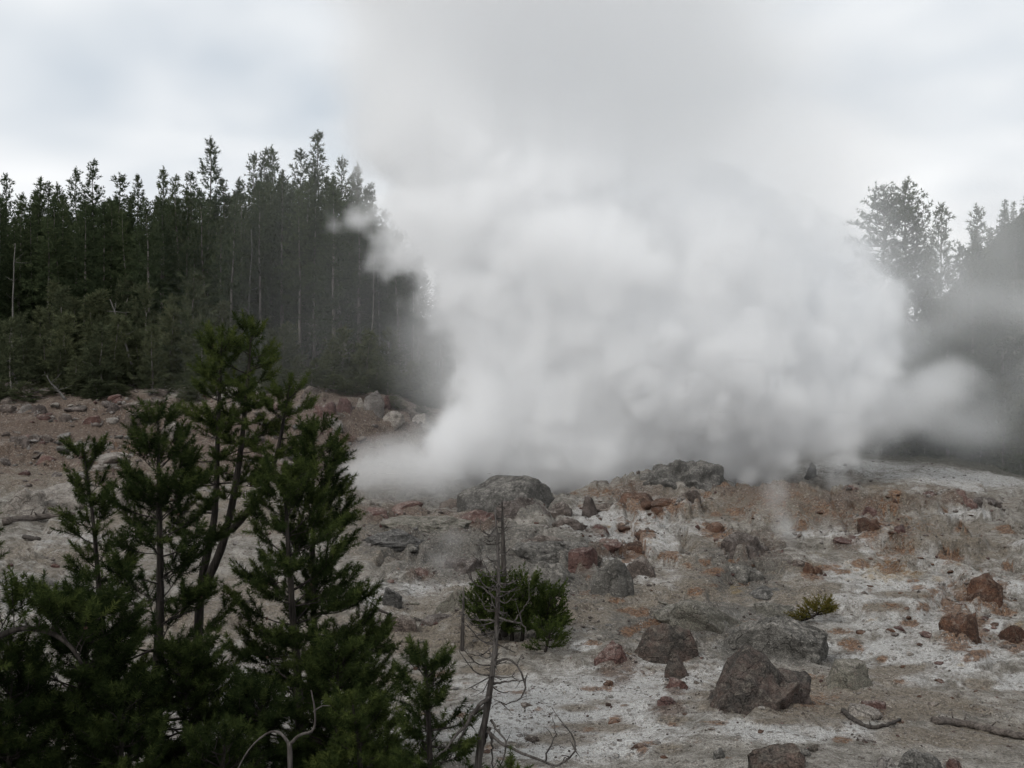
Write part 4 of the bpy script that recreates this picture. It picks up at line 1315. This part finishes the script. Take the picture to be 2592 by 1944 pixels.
TPL = {
    'pole': [far_tree(200 + i, 19, s, rd, 'pole') for i, (s, rd) in enumerate([(.40, 1.9), (.46, 1.75), (.34, 2.0), (.50, 1.7), (.42, 1.9)])],
    'full': [far_tree(210 + i, 17, s, rd, 'pole') for i, (s, rd) in enumerate([(.10, 2.1), (.16, 2.3), (.20, 2.0)])],
    'spire': [far_tree(220 + i, 19, s, rd, 'spire') for i, (s, rd) in enumerate([(.40, 1.6), (.52, 1.5)])],
    'young': [far_tree(230 + i, 6, .03, rd, 'young') for i, rd in enumerate([1.5, 1.2, 1.8, 1.4])],
    'broad': [far_tree(240 + i, 24, s, rd, 'broad') for i, (s, rd) in enumerate([(.50, 3.3), (.30, 3.2), (.22, 3.0)])],
}
TPL_H = {'pole': 19, 'full': 17, 'spire': 19, 'young': 6, 'broad': 24}
for k, lst in TPL.items():
    for tm, cm in lst:
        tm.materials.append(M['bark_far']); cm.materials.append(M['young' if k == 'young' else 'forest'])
fr = np.random.default_rng(77)


def far_place(kind, u, vtop, y, label, group, wide=1.0, idx=None, name=None, height=None, lean=0.0):
    x = (u - 512) / F * y
    z0 = gz(x, y) - .2
    H = height if height else CZ - (vtop - 384) / F * y - z0
    if H < .6: return None
    lst = TPL[kind]; tm, cm = lst[int(fr.integers(len(lst))) if idx is None else idx]
    s = H / TPL_H[kind]
    e = empty(name or ('pine_tree' if kind != 'young' else 'young_pine'), (x, y, z0))
    e.rotation_euler = (R(fr.normal() * 1.0), R(fr.normal() * 1.0 + lean), fr.uniform(0, 6.28))
    sx = (s ** .5) * wide * fr.uniform(.88, 1.12)
    e.scale = (sx, sx, s)
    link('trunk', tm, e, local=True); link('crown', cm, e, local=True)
    tag(e, label, 'pine tree' if kind != 'young' else 'young pine', group)
    return e


SKY = [  # u, v of the top, kind, label
    (31, 180, 'full', 'forest pine whose top is the first rounded one from the left edge'),
    (50, 183, 'pole', 'low-topped skyline pine second from the left edge'),
    (62, 186, 'full', 'squat skyline pine just left of the thin spike-topped pair'),
    (78, 169, 'spire', 'thin spike-topped skyline pine left of the ragged tall one'),
    (95, 161, 'pole', 'ragged tall skyline pine in the left quarter of the forest'),
    (117, 176, 'full', 'broad-topped skyline pine right of the ragged tall one'),
    (134, 176, 'pole', 'pointed skyline pine between the broad-topped one and the sharp dip'),
    (160, 170, 'full', 'domed skyline pine right of the sharp dip in the tree line'),
    (181, 177, 'pole', 'small skyline pine left of the lone spire'),
    (190, 174, 'spire', 'narrow skyline pine at the left elbow of the lone spire'),
    (210, 141, 'spire', 'lone tall spire-shaped fir standing out above the left forest'),
    (231, 178, 'pole', 'short skyline pine in the gap right of the lone spire'),
    (253, 155, 'full', 'dense left one of the three tall pines before the steam'),
    (265, 150, 'pole', 'forked middle one of the three tall pines before the steam'),
    (280, 149, 'full', 'rounded right one of the three tall pines before the steam'),
    (299, 152, 'spire', 'narrow pine left of the tallest forest tree'),
    (318, 133, 'spire', 'tallest forest tree with an open crown beside the steam'),
    (337, 160, 'full', 'dark forest pine half swallowed by the edge of the steam'),
    (354, 168, 'full', 'last skyline pine before the steam hides the forest'),
    (12, 176, 'full', 'forest pine at the left edge of the skyline'),
]
for (u, v, k, lab) in SKY: far_place(k, u, v, fr.uniform(93, 101), lab, 'forest pines on the left hillside', wide=1.0)


def env(u): return np.interp(u, [-30, 60, 140, 200, 235, 260, 330, 360, 420, 480], [186, 188, 190, 186, 182, 164, 162, 172, 235, 270])


for ui, y0 in ((13.5, 86), (14.5, 92), (14.5, 99), (14.0, 107), (15, 116)):
    u = -25.0
    while u < (455 if y0 < 95 else 400):
        uu = u + fr.normal() * 3
        vt = env(uu) + abs(fr.normal()) * 22 + (10 if y0 < 95 else 4)
        k = 'full' if (fr.random() < (.8 if uu < 215 else .42)) else 'pole'
        lab = 'one of the close-set tall pines massed on the left hillside' if k == 'full' else 'one of the bare-trunked tall pines massed on the left hillside'
        far_place(k, uu, vt, y0 + fr.normal() * 1.6, lab, 'close-set tall pines on the left hillside' if k == 'full' else 'bare-trunked tall pines on the left hillside')
        u += ui * fr.uniform(.7, 1.3)
for i in range(92):
    u = fr.uniform(-15, 455); y0 = fr.uniform(72, 84)
    tall = (fr.uniform(3.5, 9) if u < 235 else fr.uniform(1.8, 5.0)) * (1.0 if y0 > 77 else .62)
    far_place('young', u, 0, y0, 'one of the young grey-green pines along the forest edge', 'young pines along the forest edge', height=tall, wide=1.0 + .2 * fr.random())
for i in range(34):
    u = fr.uniform(-10, 445); y0 = fr.uniform(69.5, 76)
    far_place('young', u, 0, y0, 'one of the low shrubs on the red hillside below the forest', 'low shrubs below the forest', height=fr.uniform(.7, 1.7), wide=1.9, name='shrub')


def bare_snag(u, y, H, label, seed, lean=0.0, group=None):
    r = np.random.default_rng(seed)
    x = (u - 512) / F * y; z0 = gz(x, y) - .1
    e = empty('dead_tree', (x, y, z0))
    c = np.array([[lean * t * H + r.normal() * .05, r.normal() * .05, t * H] for t in np.linspace(0, 1, 8)])
    link('trunk', tubes_mesh('trunk', [tube(c, np.linspace(.13, .03, 8), 6)]), e, M['snag'], local=True)
    tb = []
    for k in range(9):
        i = int(r.integers(2, 7)); a = r.uniform(0, 6.28); l = r.uniform(.4, 1.3); d = np.array([math.cos(a), math.sin(a), r.uniform(-.3, .6)])
        tb = [tube([c[i], c[i] + d * l * .5, c[i] + d * l + [0, 0, .1]], [.03, .02, .008], 4)]
        link('branch', tubes_mesh('branch', tb), e, M['snag'], local=True)
    tag(e, label, 'dead tree', group)


for k, (u, y, H, ln, lab) in enumerate([(12, 84, 11, .02, 'pale dead trunk in the dark forest near the left edge'), (180, 77, 5.5, .02, 'short pale dead trunk standing below the lone spire'), (140, 76, 6.5, -.35, 'leaning dead trunk among the young pines'),
                                      (247, 84, 12, .03, 'slim pale trunk left of the tall pines group'), (20, 74, 4.5, -.55, 'fallen leaning dead branch at the far left of the forest edge'), (372, 80, 11, .01, 'pale bare trunk in the forest near the steam'),
                                      (83, 72.5, 2.2, .5, 'bent grey dead branch on the forest edge at left'), (66, 70, 1.8, -.8, 'grey dead wood lying on the red hillside')]):
    bare_snag(u, y, H, lab, 400 + k, ln)

# trees in the mist at the right
RT = [(905, 182, 'broad', 0, 'tall open-crowned pine at the right with a forked top in the mist'), (886, 189, 'broad', 0, 'faintest of the right-hand pines, nearly lost in steam'), (940, 207, 'full', 1, 'second tall pine at the right, round topped'),
      (982, 208, 'full', 2, 'pointed pine at the right end of the misty trees'), (925, 250, 'full', 1, 'lower pine between the two tall right-hand pines'), (962, 246, 'full', 2, 'lower pine left of the pointed right-hand pine'),
      (1005, 262, 'full', 1, 'misty pine near the right edge'), (1024, 285, 'full', 2, 'misty pine cut by the right edge'), (868, 300, 'full', 1, 'leftmost dim pine in the steam at the right'), (914, 225, 'full', 1, 'full pine right behind the open-crowned right-hand pine'), (972, 262, 'full', 1, 'shorter full pine below the pointed right-hand pine'), (995, 300, 'full', 2, 'low dark pine in front near the right edge'), (898, 290, 'full', 2, 'dim pine in the steam below the open-crowned pine'), (948, 300, 'full', 1, 'front dark pine under the misty right-hand trees')]
for (u, v, k, i, lab) in RT: far_place(k, u, v, fr.uniform(96, 106), lab, 'misty pines at the right', idx=i, wide=1.05 if k == 'broad' else 1.25)
for i in range(44):
    u = fr.uniform(862, 1045); y0 = fr.uniform(92, 104)
    far_place('young', u, 0, y0, 'one of the young pines under the misty right-hand trees', 'young pines under the misty trees', height=fr.uniform(2.5, 9))
for i in range(34):
    u = fr.uniform(965, 1075); y0 = fr.uniform(190, 330)
    far_place('full', u, 0, y0, 'one of the distant pines on the dim hill at the right edge', 'distant pines on the dim hill', height=fr.uniform(15, 22), wide=1.3)

# ------------------------------------------------------------------ labels that single each small thing out
import re as _re
_CUT = _re.compile(r' (?:on|above|at|in|below|right|left|between|behind|beside|of|against|under|near|up|just|directly|cut|lying|leaning|among|with|half|whose|standing|fading|over|right-hand|cutting|low|and|before|second|nearly|that|wedged|downhill|uphill)\b|,')
_ORD = ['nearest', 'second nearest', 'third nearest', 'fourth nearest', 'fifth nearest', 'sixth nearest', 'seventh nearest', 'eighth nearest', 'ninth nearest', 'tenth nearest', 'eleventh nearest', 'twelfth nearest', 'thirteenth nearest', 'fourteenth nearest', 'fifteenth nearest', 'sixteenth nearest', 'seventeenth nearest', 'eighteenth nearest', 'nineteenth nearest', 'twentieth nearest', 'twenty-first nearest', 'twenty-second nearest', 'twenty-third nearest', 'twenty-fourth nearest']


def shot(p): return (512 + F * p[0] / p[1], 384 - F * (p[2] - CZ) / p[1])


def references(objs):
    seen = {}
    for o in objs:
        s = _CUT.split(o['label'])[0]
        seen.setdefault(s, []).append(o)
    return [(s, shot(l[0].matrix_world.translation if l[0].parent else l[0].location)) for s, l in seen.items() if len(l) == 1 and not s.startswith('small') and 3 <= len(s.split()) <= 6]


def single_out(objs, refs, noun, words):
    """names each thing by its kind, its side of the nearest landmark and its rank outward from it"""
    buckets = {}
    for o in objs:
        u, v = shot(o.location)
        s, (ru, rv) = min(refs, key=lambda q: (q[1][0] - u) ** 2 + (1.6 * (q[1][1] - v)) ** 2)
        side = words[0] if abs(v - rv) * 1.3 < abs(u - ru) and u < ru else words[1] if abs(v - rv) * 1.3 < abs(u - ru) else words[2] if v < rv else words[3]
        buckets.setdefault((noun(o), side, s), []).append(((u - ru) ** 2 + (v - rv) ** 2, o))
    for (nn, side, s), lst in buckets.items():
        lst.sort(key=lambda t: t[0])
        for k, (_, o) in enumerate(lst):
            o['label'] = f"{nn} {side} the {s}" if len(lst) == 1 else f"{_ORD[min(k, 23)]} {nn} {side} the {s}"


_tops = [o for o in scene.objects if o.parent is None and o.get('label')]
_big = [o for o in _tops if o.name.split('.')[0] in ('boulder', 'mound', 'pinnacle', 'fallen_log', 'pine_bush')]
_hue = {'rock_grey': 'small grey stone', 'rock_brown': 'small brown stone', 'rock_red': 'small red stone', 'rock_rust': 'small rust stone', 'rock_pale': 'small pale stone', 'rock_olive': 'small olive stone', 'rock_dark': 'small dark stone'}
single_out([o for o in _tops if o.name.split('.')[0] in ('stone', 'hillside_stone')], references(_big), lambda o: _hue[o.data.materials[0].name], ('left of', 'right of', 'behind', 'in front of'))
_sky = [o for o in _tops if o.get('group') == 'forest pines on the left hillside']
_sref = [(s, (uv[0], uv[1])) for s, uv in references(_sky)]
single_out([o for o in _tops if o.get('group') in ('close-set tall pines on the left hillside', 'bare-trunked tall pines on the left hillside')], _sref,
           lambda o: 'dense pine' if 'close-set' in o['group'] else 'bare-trunked pine', ('left of', 'right of', 'behind', 'in front of'))
single_out([o for o in _tops if o.get('group') in ('young pines along the forest edge', 'low shrubs below the forest')], _sref,
           lambda o: ('tall young pine' if o.scale[2] > .75 else 'short young pine') if 'young' in o['group'] else 'low shrub', ('in front and left of', 'in front and right of', 'behind', 'in front of'))
_rref = references([o for o in _tops if o.get('group') == 'misty pines at the right'])
single_out([o for o in _tops if o.get('group') in ('young pines under the misty trees', 'distant pines on the dim hill')], _rref,
           lambda o: 'young pine' if 'young' in o['group'] else 'distant hill pine', ('left of', 'right of', 'behind', 'in front of'))

# ------------------------------------------------------------------ steam
def mat_steam(name, color=(0.996, 0.997, 0.999), aniso=0.0, density=1.0):
    mat = bpy.data.materials.new(name)
    mat.use_nodes = True
    nt = mat.node_tree; nt.nodes.clear()
    out = nt.nodes.new('ShaderNodeOutputMaterial')
    pv = nt.nodes.new('ShaderNodeVolumePrincipled')
    pv.inputs['Color'].default_value = (*color, 1)
    pv.inputs['Density'].default_value = density
    pv.inputs['Anisotropy'].default_value = aniso
    nt.links.new(pv.outputs[0], out.inputs['Volume'])
    return mat


def steam_object(name, puffs, lo, hi, voxel, mat, dmax, warp=((7.0, 1.8), (2.6, 1.1), (1.1, 0.45)), seed=0.0, body=(), body_density=0.8, body_edge=1.3):
    """A body of vapour stored as a density grid: soft puffs, each (x, y, z, rx, ry, rz, density, core),
    with their outline billowed by noise."""
    ng = bpy.data.node_groups.new(name + '_field', 'GeometryNodeTree')
    ng.interface.new_socket('Geometry', in_out='INPUT', socket_type='NodeSocketGeometry')
    ng.interface.new_socket('Geometry', in_out='OUTPUT', socket_type='NodeSocketGeometry')
    N, L = ng.nodes.new, ng.links.new
    gout = N('NodeGroupOutput')
    pos = N('GeometryNodeInputPosition').outputs[0]
    def vmath(op, a, b=None, s=None):
        n = N('ShaderNodeVectorMath'); n.operation = op
        for sock, v in ((n.inputs[0], a), (n.inputs[1], b)):
            if v is None: continue
            if isinstance(v, bpy.types.NodeSocket): L(v, sock)
            else: sock.default_value = v
        if s is not None: n.inputs['Scale'].default_value = s
        return n.outputs[1] if op in ('LENGTH', 'DISTANCE') else n.outputs[0]
    def smath(op, a, b=0.0):
        n = N('ShaderNodeMath'); n.operation = op
        for sock, v in ((n.inputs[0], a), (n.inputs[1], b)):
            if isinstance(v, bpy.types.NodeSocket): L(v, sock)
            else: sock.default_value = v
        return n.outputs[0]
    p = pos
    for i, (size, amp) in enumerate(warp):
        nz = N('ShaderNodeTexNoise')
        L(vmath('ADD', pos, (seed + 13.7 * i, seed * 0.7, 5.1 * i)), nz.inputs['Vector'])
        nz.inputs['Scale'].default_value = 1.0 / size; nz.inputs['Detail'].default_value = 3.0 if i else 2.0; nz.inputs['Roughness'].default_value = 0.55
        off = vmath('SCALE', vmath('SUBTRACT', nz.outputs['Color'], (0.5, 0.5, 0.5)), s=2.0 * amp)
        p = vmath('ADD', p, off)
    total = None
    for (x, y, z, rx, ry, rz, dens, core) in puffs:
        d = vmath('LENGTH', vmath('DIVIDE', vmath('SUBTRACT', p, (x, y, z)), (rx, ry, rz)))
        mr = N('ShaderNodeMapRange'); mr.interpolation_type = 'SMOOTHSTEP'
        L(d, mr.inputs[0])
        mr.inputs[1].default_value = 1.0; mr.inputs[2].default_value = core; mr.inputs[3].default_value = 0.0; mr.inputs[4].default_value = dens
        total = mr.outputs[0] if total is None else smath('ADD', total, mr.outputs[0])
    total = smath('MAXIMUM', smath('MINIMUM', total, dmax), 0.0012)
    if body:
        # the dense body: nearest lobe's depth below its skin in metres, its skin pushed in and out by billows
        fld = None
        for (x, y, z, rx, ry, rz) in body:
            d = vmath('LENGTH', vmath('DIVIDE', vmath('SUBTRACT', p, (x, y, z)), (rx, ry, rz)))
            s = smath('MULTIPLY', smath('SUBTRACT', 1.0, d), min(rx, ry, rz))
            if fld is None: fld = s
            else:
                n = N('ShaderNodeMath'); n.operation = 'SMOOTH_MAX'; L(fld, n.inputs[0]); L(s, n.inputs[1]); n.inputs[2].default_value = 0.8
                fld = n.outputs[0]
        for (size, amp, det) in ((6.5, 1.6, 1.0), (2.6, 1.7, 1.0), (1.0, .8, 1.0)):
            nz = N('ShaderNodeTexNoise'); L(vmath('ADD', pos, (seed + 31 * size, 7.0, 3.0 * size)), nz.inputs['Vector'])
            nz.inputs['Scale'].default_value = 1.0 / size; nz.inputs['Detail'].default_value = det
            bl = smath('ABSOLUTE', smath('SUBTRACT', nz.outputs[0], 0.5))
            fld = smath('ADD', fld, smath('MULTIPLY', smath('SUBTRACT', bl, 0.066), 4.0 * amp))
        mr = N('ShaderNodeMapRange'); mr.interpolation_type = 'SMOOTHSTEP'; L(fld, mr.inputs[0])
        mr.inputs[1].default_value = -0.2; mr.inputs[2].default_value = body_edge; mr.inputs[3].default_value = 0.0; mr.inputs[4].default_value = body_density
        total = smath('ADD', total, mr.outputs[0])
    vc = N('GeometryNodeVolumeCube')
    L(total, vc.inputs['Density'])
    vc.inputs['Min'].default_value = lo; vc.inputs['Max'].default_value = hi
    for ax, i in (('X', 0), ('Y', 1), ('Z', 2)):
        vc.inputs['Resolution ' + ax].default_value = max(8, int((hi[i] - lo[i]) / voxel))
    sm = N('GeometryNodeSetMaterial'); L(vc.outputs[0], sm.inputs[0]); sm.inputs['Material'].default_value = mat
    L(sm.outputs[0], gout.inputs[0])
    me = bpy.data.meshes.new(name); me.materials.append(mat)
    o = bpy.data.objects.new(name, me); COL.objects.link(o)
    md = o.modifiers.new('field', 'NODES'); md.node_group = ng
    return o


def puff(u, v, y, ru, rv, ry, dens, core):
    c = at(u, v, y)
    return (c.x, c.y, c.z, ru * y / F, ry, rv * y / F, dens, core)


def lobe(u, v, y, ru, rv, ry): return puff(u, v, y, ru, rv, ry, 0, 0)[:6]


body = [lobe(565, 445, 62.5, 110, 58, 4.5), lobe(545, 395, 62.5, 80, 72, 5.5), lobe(532, 338, 62.5, 68, 64, 5.5), lobe(482, 288, 61.5, 60, 48, 5), lobe(570, 285, 64, 125, 100, 7.5), lobe(455, 238, 61.5, 74, 40, 4.6), lobe(418, 217, 61.5, 58, 32, 4.4),
        lobe(510, 205, 63.5, 120, 62, 6), lobe(640, 370, 64.5, 160, 110, 7), lobe(690, 425, 66, 140, 60, 5.5), lobe(690, 290, 66, 150, 110, 7), lobe(780, 380, 67.5, 100, 80, 5.5), lobe(484, 445, 62, 46, 42, 3.5), lobe(835, 335, 69, 60, 85, 4)]
thin = [
    # the column leans over towards the viewer above the frame and shades the part below it
    puff(500, -75, 58, 260, 100, 9, .4, .2), puff(560, -120, 54, 260, 90, 8, .4, .2), puff(440, -20, 60, 150, 90, 7, .3, .1), puff(640, -60, 62, 260, 110, 9, .3, .1),
    puff(620, 350, 60, 190, 150, 4.5, .2, .0), puff(600, 350, 65, 240, 160, 7, .3, .3), puff(540, 420, 60, 110, 80, 4, .2, .0),
    puff(540, 150, 61, 200, 80, 5, .30, .1), puff(430, 140, 62, 105, 85, 6, .32, .3), puff(640, 220, 61, 130, 70, 4, .12, .0),
    # foot spreading over the basin floor
    puff(560, 472, 61.5, 150, 40, 4.5, .3, .1), puff(405, 474, 59.5, 80, 38, 3.2, .5, .1), puff(368, 482, 58.5, 44, 28, 2.4, .42, .0), puff(440, 455, 61, 60, 44, 3.5, .25, .0), puff(700, 465, 65, 120, 40, 5, .22, .0),
    # grey top that drifts to the left and out of the frame
    puff(450, 90, 64, 145, 130, 9, .55, .0), puff(425, 200, 61.5, 60, 34, 3.4, .4, .2), puff(405, 60, 63, 75, 60, 5, .15, .0), puff(400, 150, 63, 60, 50, 4, .15, .0), puff(610, 75, 66, 240, 150, 11, .28, .1), puff(520, -40, 66, 240, 110, 12, .3, .2), puff(790, 120, 68, 200, 150, 10, .06, .0), puff(700, 220, 66, 190, 120, 9, .15, .1),
    # drift to the right and the low lobe by the trees
    puff(820, 390, 68, 130, 78, 5, .3, .1), puff(895, 402, 68, 82, 48, 4, .28, .2), puff(950, 385, 69, 46, 42, 3.2, .26, .25), puff(870, 280, 69, 105, 115, 6, .09, .0), puff(810, 300, 68, 110, 100, 6, .16, .0),
    puff(800, 440, 67, 130, 36, 5, .2, .0), puff(930, 422, 68, 75, 26, 3, .12, .0), puff(865, 335, 69, 70, 66, 4, .16, .1),
]
M['steam'] = mat_steam('steam_vapour')
steam = steam_object('steam', thin, (-18, 47, -1.5), (37, 80, 44), 0.30, M['steam'], .4, body=body, body_density=.55, body_edge=1.4)
tag(steam, 'great white steam plume billowing from the geyser basin', 'steam', kind='stuff')
# thin mist drifting in front of the right-hand trees and the forest edge
veil = [puff(380, 300, 82, 130, 130, 6, .015, .0), puff(190, 330, 80, 300, 90, 5, .005, .0), puff(930, 330, 84, 160, 190, 9, .018, .0), (43, 88, 6, 16, 9, 16, .012, .0), puff(825, 250, 84, 100, 170, 9, .06, .0), puff(1000, 260, 92, 100, 140, 8, .06, .0)]
mr_ = np.random.default_rng(3)
for _ in range(16): veil.append(puff(mr_.uniform(850, 1030), mr_.uniform(240, 440), mr_.uniform(78, 90), mr_.uniform(28, 62), mr_.uniform(22, 50), mr_.uniform(2.5, 4.5), mr_.uniform(.05, .12), .0))
M['mist'] = mat_steam('thin_mist')
o = steam_object('mist', veil, (-22, 72, -3), (64, 100, 34), 0.8, M['mist'], .11, warp=((9.0, 3.0), (3.0, 1.0)), seed=4.0)
tag(o, 'thin mist drifting in front of the right-hand trees', 'mist', kind='stuff')
# small vents steaming on the slope
wisp = [puff(790, 560, 42.5, 20, 18, .8, .45, .0), puff(783, 528, 43.5, 17, 28, .8, .4, .0), puff(776, 496, 45, 22, 28, .9, .3, .0), puff(768, 590, 39, 14, 10, .5, .3, .0)]
o = steam_object('steam_wisp', wisp, (9, 38, 0.2), (14.5, 47, 5.5), 0.13, M['mist'], .6, warp=((1.6, .5), (.5, .16)), seed=7.0)
tag(o, 'faint wisp of steam rising from the slope right of the bush', 'steam', kind='stuff')
wisp = [puff(440, 562, 37.0, 24, 14, .7, .2, .0), puff(452, 540, 38.0, 20, 18, .7, .16, .0), puff(425, 582, 36, 22, 10, .6, .07, .0)]
o = steam_object('steam_wisp', wisp, (-4.5, 34.5, 0.0), (-1.0, 40, 4.0), 0.13, M['mist'], .6, warp=((1.6, .5), (.5, .16)), seed=9.0)
tag(o, 'faint wisp of steam left of the dead pine', 'steam', kind='stuff')
